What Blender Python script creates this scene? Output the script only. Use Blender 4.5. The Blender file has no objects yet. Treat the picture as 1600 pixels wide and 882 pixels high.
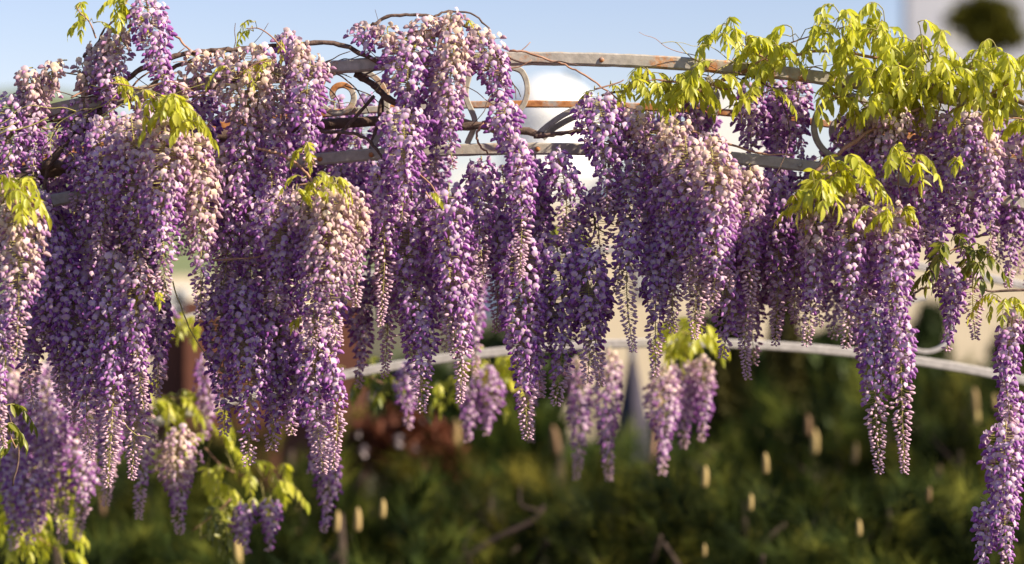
import bpy, math, random
from mathutils import Vector, Matrix, Euler

random.seed(11)
R = math.radians
sc = bpy.context.scene
COL = sc.collection

# ------------------------------------------------------------------ camera
F = 85.0 / 36.0 * 1600.0          # focal length in photo pixels
CAMZ = 1.7
cam_d = bpy.data.cameras.new('camera')
cam_d.lens = 85.0
cam_d.sensor_width = 36.0
cam_d.clip_start = 0.1
cam_d.clip_end = 5000.0
cam_d.dof.use_dof = True
cam_d.dof.focus_distance = 5.66
cam_d.dof.aperture_fstop = 1.7
cam = bpy.data.objects.new('camera', cam_d)
cam.location = (0, 0, CAMZ)
cam.rotation_euler = (R(90), 0, 0)
COL.objects.link(cam)
sc.camera = cam

# ------------------------------------------------------------------ light
SUN = Vector((0.76, -0.33, 0.58)).normalized()
world = bpy.data.worlds.new('World')
sc.world = world
world.use_nodes = True
wn = world.node_tree
bg = wn.nodes['Background']
sky = wn.nodes.new('ShaderNodeTexSky')
sky.sky_type = 'NISHITA'
sky.sun_disc = False
sky.sun_elevation = math.asin(SUN.z)
sky.sun_rotation = math.atan2(SUN.x, SUN.y)
sky.altitude = 0
sky.air_density = 1.0
sky.dust_density = 0.2
sky.ozone_density = 2.0
wb = wn.nodes.new('ShaderNodeMix')          # the photograph's warm white balance
wb.data_type = 'RGBA'
wb.blend_type = 'MULTIPLY'
wb.inputs[0].default_value = 1.0
wb.inputs[7].default_value = (1.10, 0.96, 1.06, 1)
wn.links.new(sky.outputs[0], wb.inputs[6])
wn.links.new(wb.outputs[2], bg.inputs[0])
bg.inputs[1].default_value = 0.071
sun_d = bpy.data.lights.new('sun', 'SUN')
sun_d.energy = 5.0
sun_d.angle = R(0.5)
sun_d.color = (1.0, 0.87, 0.66)
sun = bpy.data.objects.new('sun', sun_d)
sun.rotation_euler = SUN.to_track_quat('Z', 'Y').to_euler()
COL.objects.link(sun)
sc.view_settings.view_transform = 'Standard'
sc.view_settings.look = 'None'
sc.view_settings.exposure = 0.98
sc.view_settings.gamma = 1.0
sc.view_settings.use_curve_mapping = False
sc.cycles.use_denoising = True
sc.cycles.max_bounces = 6
sc.cycles.diffuse_bounces = 3
sc.cycles.glossy_bounces = 2
sc.cycles.transmission_bounces = 4
sc.cycles.transparent_max_bounces = 4
sc.cycles.caustics_reflective = False
sc.cycles.caustics_refractive = False


def P(px, py, d):
    """a spot in the garden that the photograph shows at pixel px, py, d metres out"""
    return Vector(((px - 800.0) / F * d, d, CAMZ - (py - 441.0) / F * d))


# ------------------------------------------------------------------ materials
def new_mat(name):
    m = bpy.data.materials.new(name)
    m.use_nodes = True
    nt = m.node_tree
    for n in list(nt.nodes):
        nt.nodes.remove(n)
    out = nt.nodes.new('ShaderNodeOutputMaterial')
    return m, nt, out


class NT:
    def __init__(s, nt):
        s.nt = nt

    def n(s, t, **kw):
        x = s.nt.nodes.new(t)
        for k, v in kw.items():
            setattr(x, k, v)
        return x

    def l(s, a, b):
        s.nt.links.new(a, b)

    def mix(s, fac, a, b, mode='MIX'):
        m = s.nt.nodes.new('ShaderNodeMix')
        m.data_type = 'RGBA'
        m.blend_type = mode
        m.clamp_factor = True
        for sock, v in ((m.inputs[0], fac), (m.inputs[6], a), (m.inputs[7], b)):
            if hasattr(v, 'is_linked') or hasattr(v, 'links'):
                s.nt.links.new(v, sock)
            elif isinstance(v, (int, float)):
                sock.default_value = v
            else:
                sock.default_value = (*v, 1.0)
        return m.outputs[2]

    def math(s, op, a, b=0.0):
        m = s.nt.nodes.new('ShaderNodeMath')
        m.operation = op
        for i, v in enumerate((a, b)):
            if isinstance(v, (int, float)):
                m.inputs[i].default_value = v
            else:
                s.nt.links.new(v, m.inputs[i])
        return m.outputs[0]

    def noise(s, scale, detail=3, coord='Object', rough=0.6):
        tc = s.n('ShaderNodeTexCoord')
        nz = s.n('ShaderNodeTexNoise')
        nz.inputs['Scale'].default_value = scale
        nz.inputs['Detail'].default_value = detail
        nz.inputs['Roughness'].default_value = rough
        s.l(tc.outputs[coord], nz.inputs['Vector'])
        return nz.outputs[0]

    def ramp(s, fac, stops):
        r = s.n('ShaderNodeValToRGB')
        while len(r.color_ramp.elements) < len(stops):
            r.color_ramp.elements.new(0.5)
        for e, (p, c) in zip(r.color_ramp.elements, stops):
            e.position = p
            e.color = (*c, 1) if len(c) == 3 else c
        s.l(fac, r.inputs[0])
        return r.outputs[0]


def leafy_shader(nt, out, col, transl, rough=0.55, spec=0.3, tcol=None):
    b = NT(nt)
    p = b.n('ShaderNodeBsdfPrincipled')
    p.inputs['Roughness'].default_value = rough
    p.inputs['Specular IOR Level'].default_value = spec
    t = b.n('ShaderNodeBsdfTranslucent')
    m = b.n('ShaderNodeMixShader')
    m.inputs[0].default_value = transl
    b.l(col, p.inputs['Base Color'])
    b.l(tcol if tcol is not None else col, t.inputs['Color'])
    b.l(p.outputs[0], m.inputs[1])
    b.l(t.outputs[0], m.inputs[2])
    b.l(m.outputs[0], out.inputs[0])


def tone_nodes(b):
    oi = b.n('ShaderNodeObjectInfo')
    at = b.n('ShaderNodeAttribute', attribute_name='Tone')
    s = b.mix(1.0, oi.outputs['Color'], at.outputs['Color'], 'ADD')
    sep = b.n('ShaderNodeSeparateColor')
    b.l(s, sep.inputs[0])
    return sep.outputs[0], sep.outputs[1], sep.outputs[2]


def mat_banner():
    m, nt, out = new_mat('petal_banner')
    b = NT(nt)
    v, c, r = tone_nodes(b)
    at = b.n('ShaderNodeAttribute', attribute_name='Col')
    sp = b.n('ShaderNodeSeparateColor')
    b.l(at.outputs['Color'], sp.inputs[0])
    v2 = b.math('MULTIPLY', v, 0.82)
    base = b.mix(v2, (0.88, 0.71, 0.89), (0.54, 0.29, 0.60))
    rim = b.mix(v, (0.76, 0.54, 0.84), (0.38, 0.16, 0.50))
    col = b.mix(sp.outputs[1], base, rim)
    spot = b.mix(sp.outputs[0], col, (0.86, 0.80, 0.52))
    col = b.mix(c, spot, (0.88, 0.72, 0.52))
    dark = b.mix(r, (0.78, 0.74, 0.80), (1.0, 1.0, 1.0))
    col = b.mix(1.0, col, dark, 'MULTIPLY')
    leafy_shader(nt, out, col, 0.34, 0.6, 0.25)
    return m


def mat_wing():
    m, nt, out = new_mat('petal_wing')
    b = NT(nt)
    v, c, r = tone_nodes(b)
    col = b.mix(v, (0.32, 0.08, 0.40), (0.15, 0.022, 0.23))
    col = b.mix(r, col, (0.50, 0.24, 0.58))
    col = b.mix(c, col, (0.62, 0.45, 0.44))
    leafy_shader(nt, out, col, 0.3, 0.5, 0.3)
    return m


def mat_bud():
    m, nt, out = new_mat('petal_bud')
    b = NT(nt)
    v, c, r = tone_nodes(b)
    nz = b.noise(60.0, 1)
    col = b.mix(v, (0.66, 0.42, 0.56), (0.38, 0.17, 0.40))
    col = b.mix(b.math('MULTIPLY', nz, 0.9), col, (0.70, 0.50, 0.58))
    col = b.mix(c, col, (0.62, 0.48, 0.40))
    leafy_shader(nt, out, col, 0.22, 0.5, 0.35)
    return m


def mat_simple(name, c1, c2, scale=20.0, rough=0.8, transl=0.0, bump=0.0, spec=0.3, detail=4):
    m, nt, out = new_mat(name)
    b = NT(nt)
    nz = b.noise(scale, detail)
    col = b.ramp(nz, [(0.3, c1), (0.7, c2)])
    if transl:
        leafy_shader(nt, out, col, transl, rough, spec)
        return m
    p = b.n('ShaderNodeBsdfPrincipled')
    p.inputs['Roughness'].default_value = rough
    p.inputs['Specular IOR Level'].default_value = spec
    b.l(col, p.inputs['Base Color'])
    if bump:
        bp = b.n('ShaderNodeBump')
        bp.inputs['Strength'].default_value = bump
        bp.inputs['Distance'].default_value = 0.01
        b.l(nz, bp.inputs['Height'])
        b.l(bp.outputs[0], p.inputs['Normal'])
    b.l(p.outputs[0], out.inputs[0])
    return m


def mat_leaf(name, c1, c2, tc, transl=0.45):
    m, nt, out = new_mat(name)
    b = NT(nt)
    oi = b.n('ShaderNodeObjectInfo')
    nz = b.noise(35.0, 2)
    f = b.math('ADD', b.math('MULTIPLY', oi.outputs['Random'], 0.7), b.math('MULTIPLY', nz, 0.4))
    col = b.ramp(f, [(0.15, c1), (0.85, c2)])
    tcol = b.mix(0.6, col, tc)
    leafy_shader(nt, out, col, transl, 0.38, 0.5, tcol)
    return m


def mat_iron(name, rust, paint=(0.40, 0.37, 0.35)):
    m, nt, out = new_mat(name)
    b = NT(nt)
    n1 = b.noise(9.0, 6, rough=0.75)
    n2 = b.noise(60.0, 4)
    grey = b.ramp(n2, [(0.3, tuple(x * 0.72 for x in paint)), (0.6, paint), (0.8, tuple(min(1, x * 1.25) for x in paint))])
    rustc = b.ramp(n2, [(0.3, (0.28, 0.10, 0.035)), (0.7, (0.56, 0.25, 0.09))])
    f = b.ramp(n1, [(rust, (0, 0, 0)), (rust + 0.09, (1, 1, 1))])
    col = b.mix(f, grey, rustc)
    p = b.n('ShaderNodeBsdfPrincipled')
    p.inputs['Roughness'].default_value = 0.62
    p.inputs['Specular IOR Level'].default_value = 0.4
    bp = b.n('ShaderNodeBump')
    bp.inputs['Strength'].default_value = 0.5
    bp.inputs['Distance'].default_value = 0.002
    b.l(n2, bp.inputs['Height'])
    b.l(bp.outputs[0], p.inputs['Normal'])
    b.l(col, p.inputs['Base Color'])
    b.l(p.outputs[0], out.inputs[0])
    return m


def mat_pine():
    m, nt, out = new_mat('pine_needles')
    b = NT(nt)
    oi = b.n('ShaderNodeObjectInfo')
    n1 = b.noise(3.4, 2)
    n2 = b.noise(30.0, 2)
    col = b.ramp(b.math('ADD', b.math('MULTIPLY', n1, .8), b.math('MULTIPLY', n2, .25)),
                 [(0.42, (0.006, 0.014, 0.004)), (0.54, (0.030, 0.052, 0.010)), (0.68, (0.15, 0.18, 0.030))])  # noise puts shaded pockets and sunlit specks into the needle colour
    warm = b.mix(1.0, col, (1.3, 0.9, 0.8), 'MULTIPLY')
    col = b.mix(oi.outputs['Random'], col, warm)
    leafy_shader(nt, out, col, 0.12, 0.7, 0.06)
    return m


def mat_candle():
    m, nt, out = new_mat('pine_candle')
    b = NT(nt)
    oi = b.n('ShaderNodeObjectInfo')
    n2 = b.noise(40.0, 2)
    col = b.ramp(b.math('ADD', b.math('MULTIPLY', oi.outputs['Random'], .8), b.math('MULTIPLY', n2, .3)),
                 [(0.2, (0.20, 0.12, 0.07)), (0.9, (0.62, 0.47, 0.20))])
    leafy_shader(nt, out, col, 0.05, 0.8, 0.2)
    return m


M = dict(
    banner=mat_banner(), wing=mat_wing(), bud=mat_bud(),
    stalk=mat_simple('green_stalk', (0.24, 0.22, 0.07), (0.42, 0.36, 0.14), 40, 0.6),
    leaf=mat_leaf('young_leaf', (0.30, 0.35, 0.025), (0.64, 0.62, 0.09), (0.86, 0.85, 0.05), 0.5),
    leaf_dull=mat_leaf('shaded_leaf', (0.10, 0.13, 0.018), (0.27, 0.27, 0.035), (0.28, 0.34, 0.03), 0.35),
    bark=mat_simple('vine_bark', (0.06, 0.04, 0.035), (0.20, 0.13, 0.105), 45, 0.85, bump=0.6),
    shoot=mat_simple('young_shoot', (0.26, 0.13, 0.08), (0.46, 0.27, 0.19), 50, 0.6),
    iron=mat_iron('grey_painted_iron', 0.57, (0.42, 0.38, 0.34)),
    iron_rusty=mat_iron('rusty_iron', 0.40),
    iron_pale=mat_iron('pale_iron', 0.75, (0.50, 0.47, 0.47)),
    iron_dark=mat_iron('dark_iron', 0.8, (0.10, 0.10, 0.13)),
    pine=mat_pine(),
    dark_bark=mat_simple('dark_bark', (0.018, 0.012, 0.010), (0.07, 0.045, 0.04), 14, 0.9),
    pine_bark=mat_simple('pine_bark', (0.03, 0.02, 0.016), (0.09, 0.06, 0.05), 12, 0.9),
    candle=mat_candle(),
    cypress=mat_simple('cypress_scale', (0.05, 0.05, 0.014), (0.14, 0.12, 0.03), 4.0, 0.7, transl=0.1),
    bush=mat_simple('bush_leaf', (0.03, 0.05, 0.015), (0.08, 0.11, 0.03), 4.0, 0.6, transl=0.15),
    olive=mat_simple('olive_tree_leaf', (0.10, 0.10, 0.010), (0.18, 0.17, 0.02), 2.0, 0.7, transl=0.1),
    redleaf=mat_simple('russet_leaf', (0.07, 0.022, 0.012), (0.24, 0.085, 0.045), 5.0, 0.6, transl=0.2),
    blossom=mat_simple('pale_blossom', (0.28, 0.22, 0.24), (0.45, 0.38, 0.38), 30, 0.7),
    cream=mat_simple('cream_render', (0.60, 0.50, 0.36), (0.68, 0.58, 0.44), 0.6, 0.9),
    white=mat_simple('white_plaster', (0.80, 0.79, 0.78), (0.85, 0.84, 0.83), 0.5, 1.0, spec=0.0),
    grey=mat_simple('grey_render', (0.42, 0.43, 0.50), (0.49, 0.50, 0.57), 0.3, 0.9),
    roof=mat_simple('roof_tile', (0.25, 0.12, 0.08), (0.36, 0.18, 0.12), 6, 0.9),
    glass=mat_simple('window_glass', (0.05, 0.05, 0.06), (0.08, 0.08, 0.09), 3, 0.2, spec=0.6),
    redwall=mat_simple('russet_wall', (0.09, 0.035, 0.025), (0.17, 0.065, 0.04), 2.5, 0.9, bump=0.3),
    cap=mat_simple('wall_coping', (0.5, 0.44, 0.38), (0.6, 0.54, 0.47), 8, 0.9),
    cloth=mat_simple('dark_cloth', (0.045, 0.04, 0.06), (0.07, 0.06, 0.09), 8, 0.8),
    ground=mat_simple('garden_ground', (0.05, 0.05, 0.025), (0.13, 0.11, 0.06), 0.8, 0.95, detail=8),
    hill=mat_simple('far_hill', (0.10, 0.13, 0.06), (0.17, 0.19, 0.10), 0.02, 0.95, detail=8),
)


# ------------------------------------------------------------------ mesh helpers
class MB:
    def __init__(s):
        s.v = []
        s.f = []
        s.m = []
        s.c = []
        s.t = []
        s.smooth = True

    def add(s, verts, faces, mi=0, cols=None, tone=(0, 0, 0)):
        o = len(s.v)
        s.v.extend(verts)
        s.f.extend([tuple(i + o for i in f) for f in faces])
        s.m.extend([mi] * len(faces))
        s.c.extend(cols if cols else [(0, 0, 0)] * len(verts))
        s.t.extend([tone] * len(verts))

    def tube(s, pts, rad, sides=5, mi=0, cap=True):
        n = len(pts)
        if isinstance(rad, (int, float)):
            rad = [rad] * n
        vs, fs = [], []
        for i, p in enumerate(pts):
            a = pts[max(0, i - 1)]
            b = pts[min(n - 1, i + 1)]
            d = (b - a)
            if d.length < 1e-9:
                d = Vector((0, 0, 1))
            d.normalize()
            up = Vector((0, 1, 0)) if abs(d.y) < 0.9 else Vector((1, 0, 0))
            x = d.cross(up).normalized()
            y = d.cross(x).normalized()
            for k in range(sides):
                an = 2 * math.pi * k / sides
                vs.append(p + (x * math.cos(an) + y * math.sin(an)) * rad[i])
        for i in range(n - 1):
            for k in range(sides):
                k2 = (k + 1) % sides
                fs.append((i * sides + k, i * sides + k2, (i + 1) * sides + k2, (i + 1) * sides + k))
        if cap:
            fs.append(tuple(range(sides))[::-1])
            fs.append(tuple((n - 1) * sides + k for k in range(sides)))
        s.add(vs, fs, mi)

    def bar(s, pts, hw, hd, mi=0, ch=0.25, jitter=0.0):
        """chamfered rectangular bar swept along pts lying about in the XZ plane; hw half height, hd half depth (Y)"""
        n = len(pts)
        c = min(hw, hd) * ch
        prof = [(-hw + c, -hd), (hw - c, -hd), (hw, -hd + c), (hw, hd - c), (hw - c, hd), (-hw + c, hd), (-hw, hd - c), (-hw, -hd + c)]
        vs, fs = [], []
        for i, p in enumerate(pts):
            d = (pts[min(n - 1, i + 1)] - pts[max(0, i - 1)])
            d.normalize()
            y = Vector((0, 1, 0))
            if abs(d.y) > 0.9:
                y = Vector((1, 0, 0))
            u = d.cross(y).normalized() * -1
            y = u.cross(d).normalized()
            for a, b in prof:
                j = 1 + random.uniform(-jitter, jitter)
                vs.append(p + u * (a * j) + y * b)
        k = 8
        for i in range(n - 1):
            for q in range(k):
                q2 = (q + 1) % k
                fs.append((i * k + q, i * k + q2, (i + 1) * k + q2, (i + 1) * k + q))
        fs.append(tuple(range(k))[::-1])
        fs.append(tuple((n - 1) * k + q for q in range(k)))
        s.add(vs, fs, mi)

    def box(s, lo, hi, mi=0):
        x0, y0, z0 = lo
        x1, y1, z1 = hi
        vs = [Vector(p) for p in ((x0, y0, z0), (x1, y0, z0), (x1, y1, z0), (x0, y1, z0), (x0, y0, z1), (x1, y0, z1), (x1, y1, z1), (x0, y1, z1))]
        s.add(vs, [(0, 3, 2, 1), (4, 5, 6, 7), (0, 1, 5, 4), (1, 2, 6, 5), (2, 3, 7, 6), (3, 0, 4, 7)], mi)

    def mesh(s, name, mats, smooth=True, attrs=False):
        me = bpy.data.meshes.new(name)
        me.from_pydata([tuple(v) for v in s.v], [], s.f)
        for m in mats:
            me.materials.append(M[m])
        if len(mats) > 1:
            me.polygons.foreach_set('material_index', s.m)
        if smooth:
            me.polygons.foreach_set('use_smooth', [True] * len(s.f))
        if attrs:
            a = me.attributes.new('Col', 'FLOAT_COLOR', 'POINT')
            flat = []
            for c in s.c:
                flat.extend((*c, 1.0))
            a.data.foreach_set('color', flat)
            a = me.attributes.new('Tone', 'FLOAT_COLOR', 'POINT')
            flat = []
            for c in s.t:
                flat.extend((*c, 1.0))
            a.data.foreach_set('color', flat)
        me.update()
        return me


def link(name, data, parent=None, loc=None, kind=None):
    o = bpy.data.objects.new(name, data)
    COL.objects.link(o)
    if parent is not None:
        o.parent = parent
    if loc is not None:
        o.location = loc
    if kind:
        o['kind'] = kind
    return o


def thing(name, label, cat, loc=(0, 0, 0), group=None):
    o = link(name, None, None, loc)
    o.empty_display_size = 0.05
    o['label'] = label
    o['category'] = cat
    if group:
        o['group'] = group
    return o


def spline(pts, n=6):
    """Catmull-Rom through pts"""
    out = []
    q = [pts[0] * 2 - pts[1]] + list(pts) + [pts[-1] * 2 - pts[-2]]
    for i in range(1, len(q) - 2):
        p0, p1, p2, p3 = q[i - 1], q[i], q[i + 1], q[i + 2]
        for k in range(n):
            t = k / n
            out.append(0.5 * ((2 * p1) + (p2 - p0) * t + (2 * p0 - 5 * p1 + 4 * p2 - p3) * t * t + (3 * p1 - p0 - 3 * p2 + p3) * t ** 3))
    out.append(pts[-1])
    return out


def U(a, b):
    return random.uniform(a, b)


# ------------------------------------------------------------------ flower and bud shapes
def flower_geo(rnd):
    """one pea flower: +X outwards, +Z up.  returns MB with banner (0) and wings (1)"""
    b = MB()
    w = rnd.uniform(0.0088, 0.0108)
    h = rnd.uniform(0.0145, 0.0175)
    back = rnd.uniform(0.05, 0.75)
    vs, cs, fs = [], [], []
    nu, nv = 5, 4
    for j in range(nv):
        t = j / (nv - 1)
        wid = w * (0.30 + 1.25 * t - 0.62 * t ** 3) if t < 1 else w * 0.70
        for i in range(nu):
            u = (i / (nu - 1)) * 2 - 1
            y = u * wid
            z = h * t - 0.0022 * u * u * (1 if t > 0.9 else 0.3) * (1 + t)
            if i == nu // 2 and j == nv - 1:
                z -= 0.0010
            x = 0.0045 * math.sin(t * 2.0) - back * h * 0.75 * t * t - 0.0042 * u * u * t
            vs.append(Vector((x, y, z)))
            spot = max(0.0, 1 - abs(u) * 1.5) * max(0.0, 1 - abs(t - 0.33) * 2.6)
            cs.append((spot, min(1.0, abs(u) * 0.6 * t + max(0, t - 0.6)), 0))
    for j in range(nv - 1):
        for i in range(nu - 1):
            a = j * nu + i
            fs.append((a, a + 1, a + nu + 1, a + nu))
    b.add(vs, fs, 0, cs)
    # wings and keel: folded pod drooping outwards
    dl = rnd.uniform(0.0125, 0.0155)
    dz = rnd.uniform(-0.0095, -0.003)
    sp = rnd.uniform(0.0034, 0.0050)
    rings = [(0.0, 0.0022, 0.0022), (0.35, sp, 0.0046), (0.72, sp * 0.9, 0.0045), (1.0, 0.0010, 0.0016)]
    vs, fs = [], []
    for t, rw, rh in rings:
        cx = dl * t
        cz = dz * t + 0.003 * math.sin(t * 3.1)
        for k in range(6):
            a = 2 * math.pi * k / 6
            vs.append(Vector((cx + 0.001 * math.sin(a), rw * math.cos(a), cz + rh * math.sin(a))))
    for i in range(3):
        for k in range(6):
            k2 = (k + 1) % 6
            fs.append((i * 6 + k, i * 6 + k2, i * 6 + 6 + k2, i * 6 + 6 + k))
    fs.append((18, 19, 20, 21, 22, 23))
    b.add(vs, fs, 1)
    # calyx
    b.tube([Vector((-0.0035, 0, -0.0005)), Vector((0.0015, 0, 0.0004))], [0.0010, 0.0026], 5, 2, False)
    return b


rf = random.Random(5)
FLG = [flower_geo(rf) for _ in range(10)]
FL_ME = [g.mesh('flower', ['banner', 'wing', 'bud'], True, True) for g in FLG]


def bud_into(mb, base, d, ln, r, mi, tone):
    """teardrop bud starting at base along d"""
    d = d.normalized()
    up = Vector((0, 0, 1)) if abs(d.z) < 0.9 else Vector((1, 0, 0))
    x = d.cross(up).normalized()
    y = d.cross(x)
    vs, fs = [], []
    prof = [(0, 0.35), (0.35, 0.95), (0.7, 0.85)]
    k = 5
    for t, q in prof:
        for i in range(k):
            a = 2 * math.pi * i / k
            vs.append(base + d * (ln * t) + (x * math.cos(a) + y * math.sin(a)) * (r * q) + Vector((0, 0, ln * 0.22 * t * t)))
    vs.append(base + d * ln + Vector((0, 0, ln * 0.22)))
    for j in range(2):
        for i in range(k):
            i2 = (i + 1) % k
            fs.append((j * k + i, j * k + i2, j * k + k + i2, j * k + k + i))
    for i in range(k):
        fs.append((2 * k + i, 2 * k + (i + 1) % k, 3 * k))
    mb.add(vs, fs, mi, None, tone)


def raceme_plan(L, w, open_f, bow, lean, dens, rnd):
    """flower and bud placements in the cluster's own space, origin at its top"""
    def axis(t):
        return Vector((lean * t + bow * math.sin(math.pi * t), bow * 0.6 * math.sin(2.3 * t), -L * t))

    def prof(t):
        if t < 0.10:
            f = 0.62 + 3.8 * t
        elif t < 0.34:
            f = 1.0
        else:
            f = 1.0 - 0.76 * ((t - 0.34) / 0.66) ** 1.1
        return w * 0.5 * f
    fl, bd = [], []
    t = 0.015
    ang = rnd.uniform(0, 6.28)
    while t < 0.995:
        if t < open_f - 0.08 or (t < open_f + 0.10 and rnd.random() < (open_f + 0.10 - t) / 0.18):
            r = max(0.008, prof(t) - 0.012)
            per = max(4.0, 6.283 * (r + 0.006) / 0.0205) * dens * (1.0 if t > 0.12 else 0.75)
            n = per
            step = 0.0165 / L / n
            ang += 2.399963
            a = ang + rnd.uniform(-0.25, 0.25)
            rr = r * rnd.uniform(0.66, 1.16)
            fl.append((t, a, rr))
        else:
            q = max(0.0, (t - open_f) / max(0.05, 1 - open_f))
            n = 7.5 * (1 - 0.25 * q) * dens
            step = (0.0155 * (1 - 0.45 * q)) / L / n
            ang += 2.399963
            a = ang + rnd.uniform(-0.3, 0.3)
            bd.append((t, a, prof(t) * rnd.uniform(0.72, 1.0), q))
        t += step
    return axis, fl, bd


def cluster(px, y0, y1, wpx, dd=0.0, v=0.3, c=0.3, open_f=0.62, lean=0.0, label='', group=None, solid=False, dens=1.0, d0=5.66):
    d = d0 + dd
    s = d / F
    L = (y1 - y0) * s
    w = wpx * s
    rnd = random.Random(int(px * 31 + y0 * 7 + y1))
    bow = rnd.uniform(-0.018, 0.018)
    f1, f2, f3 = rnd.uniform(0, 6.28), rnd.uniform(0, 6.28), rnd.uniform(5, 11)
    axis, fl, bd = raceme_plan(L, w, open_f, bow, lean * s, dens, rnd)
    top = P(px, y0, d)
    root = thing('wisteria_cluster', label, 'flower cluster', top, group)
    st = MB()
    up = [Vector((rnd.uniform(-0.01, 0.01), 0.07, 0.012)), Vector((0, 0.03, 0.008))]
    path = up + [axis(i / 10) for i in range(11)]
    st.tube(path, [0.0016] * 2 + [0.0016 * (1 - 0.055 * i) for i in range(11)], 4, 0)
    bm = MB()
    solid_mb = MB()
    for (t, a, rr) in fl:
        p0 = axis(max(0, t - 0.008))
        out = Vector((math.cos(a), math.sin(a), 0))
        rr *= 1 + 0.16 * math.sin(f3 * t + f1) + 0.16 * math.sin(a * 2 + f2 + 6 * t)
        p = axis(t) + out * rr + Vector((0, 0, rnd.uniform(-0.006, 0.006)))
        st.add([p0, p0 + Vector((0, 0, 0.0012)), p - out * 0.003 + Vector((0, 0, 0.0006)), p - out * 0.003 - Vector((0, 0, 0.0006))], [(0, 1, 2, 3)], 0)
        cr = min(1.0, max(0.0, (c * 1.25 - t) / 0.42)) if c > 0 else 0.0
        cr = min(0.9, max(0.0, cr * rnd.choice((0.35, 0.8, 0.95, 1.1)) * rnd.uniform(0.7, 1.1)))
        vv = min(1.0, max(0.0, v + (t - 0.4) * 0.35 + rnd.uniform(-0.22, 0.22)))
        rot = Euler((rnd.uniform(-0.45, 0.45), rnd.uniform(-0.45, 0.35) + 0.15, a + rnd.uniform(-0.55, 0.55)), 'XYZ')
        sz = rnd.uniform(0.80, 1.12) * (1.0 if t < open_f * 0.75 else 0.82)
        k = rnd.randrange(10)
        tone = (vv, cr, rnd.random())
        if solid:
            mt = Matrix.Translation(p) @ rot.to_matrix().to_4x4() @ Matrix.Diagonal((sz, sz, sz, 1))
            g = FLG[k]
            o = len(solid_mb.v)
            solid_mb.v.extend([mt @ q for q in g.v])
            solid_mb.f.extend([tuple(i + o for i in f) for f in g.f])
            solid_mb.m.extend(g.m)
            solid_mb.c.extend(g.c)
            solid_mb.t.extend([tone] * len(g.v))
        else:
            f = bpy.data.objects.new('flower', FL_ME[k])
            COL.objects.link(f)
            f.parent = root
            f.location = p
            f.rotation_euler = rot
            f.scale = (sz, sz, sz)
            f.color = (*tone, 1)
    for (t, a, rr, q) in bd:
        out = Vector((math.cos(a), math.sin(a), 0))
        ln = 0.0172 * (1 - 0.5 * q) * rnd.uniform(0.85, 1.15)
        r = 0.0044 * (1 - 0.42 * q)
        p0 = axis(max(0, t - 0.012))
        rr = max(0.004, rr - ln * 0.7)
        p = axis(t) + out * rr + Vector((0, 0, -0.002))
        mid = (p0 + p) * 0.5 + Vector((0, 0, -0.0015))
        st.add([p0, p0 + Vector((0, 0, 0.0012)), mid + Vector((0, 0, 0.0005)), mid - Vector((0, 0, 0.0005)), p + Vector((0, 0, 0.0006)), p - Vector((0, 0, 0.0006))], [(0, 1, 2, 3), (3, 2, 4, 5)], 0)
        dr = out + Vector((rnd.uniform(-.3, .3), rnd.uniform(-.3, .3), -0.55 + rnd.uniform(-.25, .25)))
        bud_into(bm, p, dr, ln, r, 0, (min(1, max(0, v + rnd.uniform(-.3, .2))), 0.0, rnd.random()))
    link('stem', st.mesh('stem', ['stalk'], False), root)
    if bm.v:
        o = link('buds', bm.mesh('buds', ['bud'], True, True), root, kind='stuff')
        o.color = (0, 0, 0, 1)
    if solid:
        o = link('petals', solid_mb.mesh('petals', ['banner', 'wing', 'bud'], True, True), root, kind='stuff')
        o.color = (0, 0, 0, 1)
    return root


# ------------------------------------------------------------------ setting: ground, hills
gm = MB()
gv, gf = [], []
N = 60
for j in range(N + 1):
    for i in range(N + 1):
        u = i / N * 2 - 1
        w_ = j / N
        x = u * (30 + 1500 * w_ ** 2)
        y = -30 + 1600 * w_ ** 2.2
        gv.append(Vector((x, y, 0.03 * math.sin(x * 1.7) * math.cos(y * 1.3) if y < 40 else 0)))
for j in range(N):
    for i in range(N):
        a = j * (N + 1) + i
        gf.append((a, a + 1, a + N + 2, a + N + 1))
gm.add(gv, gf)
link('ground', gm.mesh('ground', ['ground']), kind='structure')

hm = MB()
hv, hf = [], []
for j in range(9):
    t = j / 8
    for i in range(61):
        u = i / 60
        px = -2200 + 5200 * u
        D = 420 + 260 * t
        ridge = 222 / (1 + math.exp((px - 300) / 110.0)) + 95
        ridge *= 1 + 0.05 * math.sin(px * 0.013) + 0.03 * math.sin(px * 0.041 + 1)
        h = ridge / F * 680 * math.sin(t * math.pi / 2) * 1.0
        hv.append(Vector(((px - 800) / F * D, D, h * (1 if t > 0 else 0) - (0.5 if t == 0 else 0))))
for j in range(8):
    for i in range(60):
        a = j * 61 + i
        hf.append((a, a + 1, a + 62, a + 61))
hm.add(hv, hf)
link('hills', hm.mesh('hills', ['hill']), kind='structure')


# ------------------------------------------------------------------ iron pergola
def arc(peak, Rpx, x0, x1, d, n=60):
    out = []
    for i in range(n + 1):
        x = x0 + (x1 - x0) * i / n
        out.append(P(x, peak[1] + (x - peak[0]) ** 2 / (2 * Rpx), d))
    return out


def px_path(pts, d, n=6):
    return spline([P(p[0], p[1], d + (p[2] if len(p) > 2 else 0)) for p in pts], n)


front = thing('pergola_arch', 'weathered grey iron arch with rusty rails and scrolls running through the near flowers', 'pergola', P(800, 1568, 5.72))
f0 = front.location.copy()


def rel(pts, o):
    return [p - o for p in pts]


def part_bar(name, pts, hw, hd, mat, root, o, label=None, jitter=0.0):
    m = MB()
    m.bar(rel(pts, o), hw, hd, 0, 0.25, jitter)
    ob = link(name, m.mesh(name, [mat], False), root)
    if label:
        ob['label'] = label
    return ob


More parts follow.
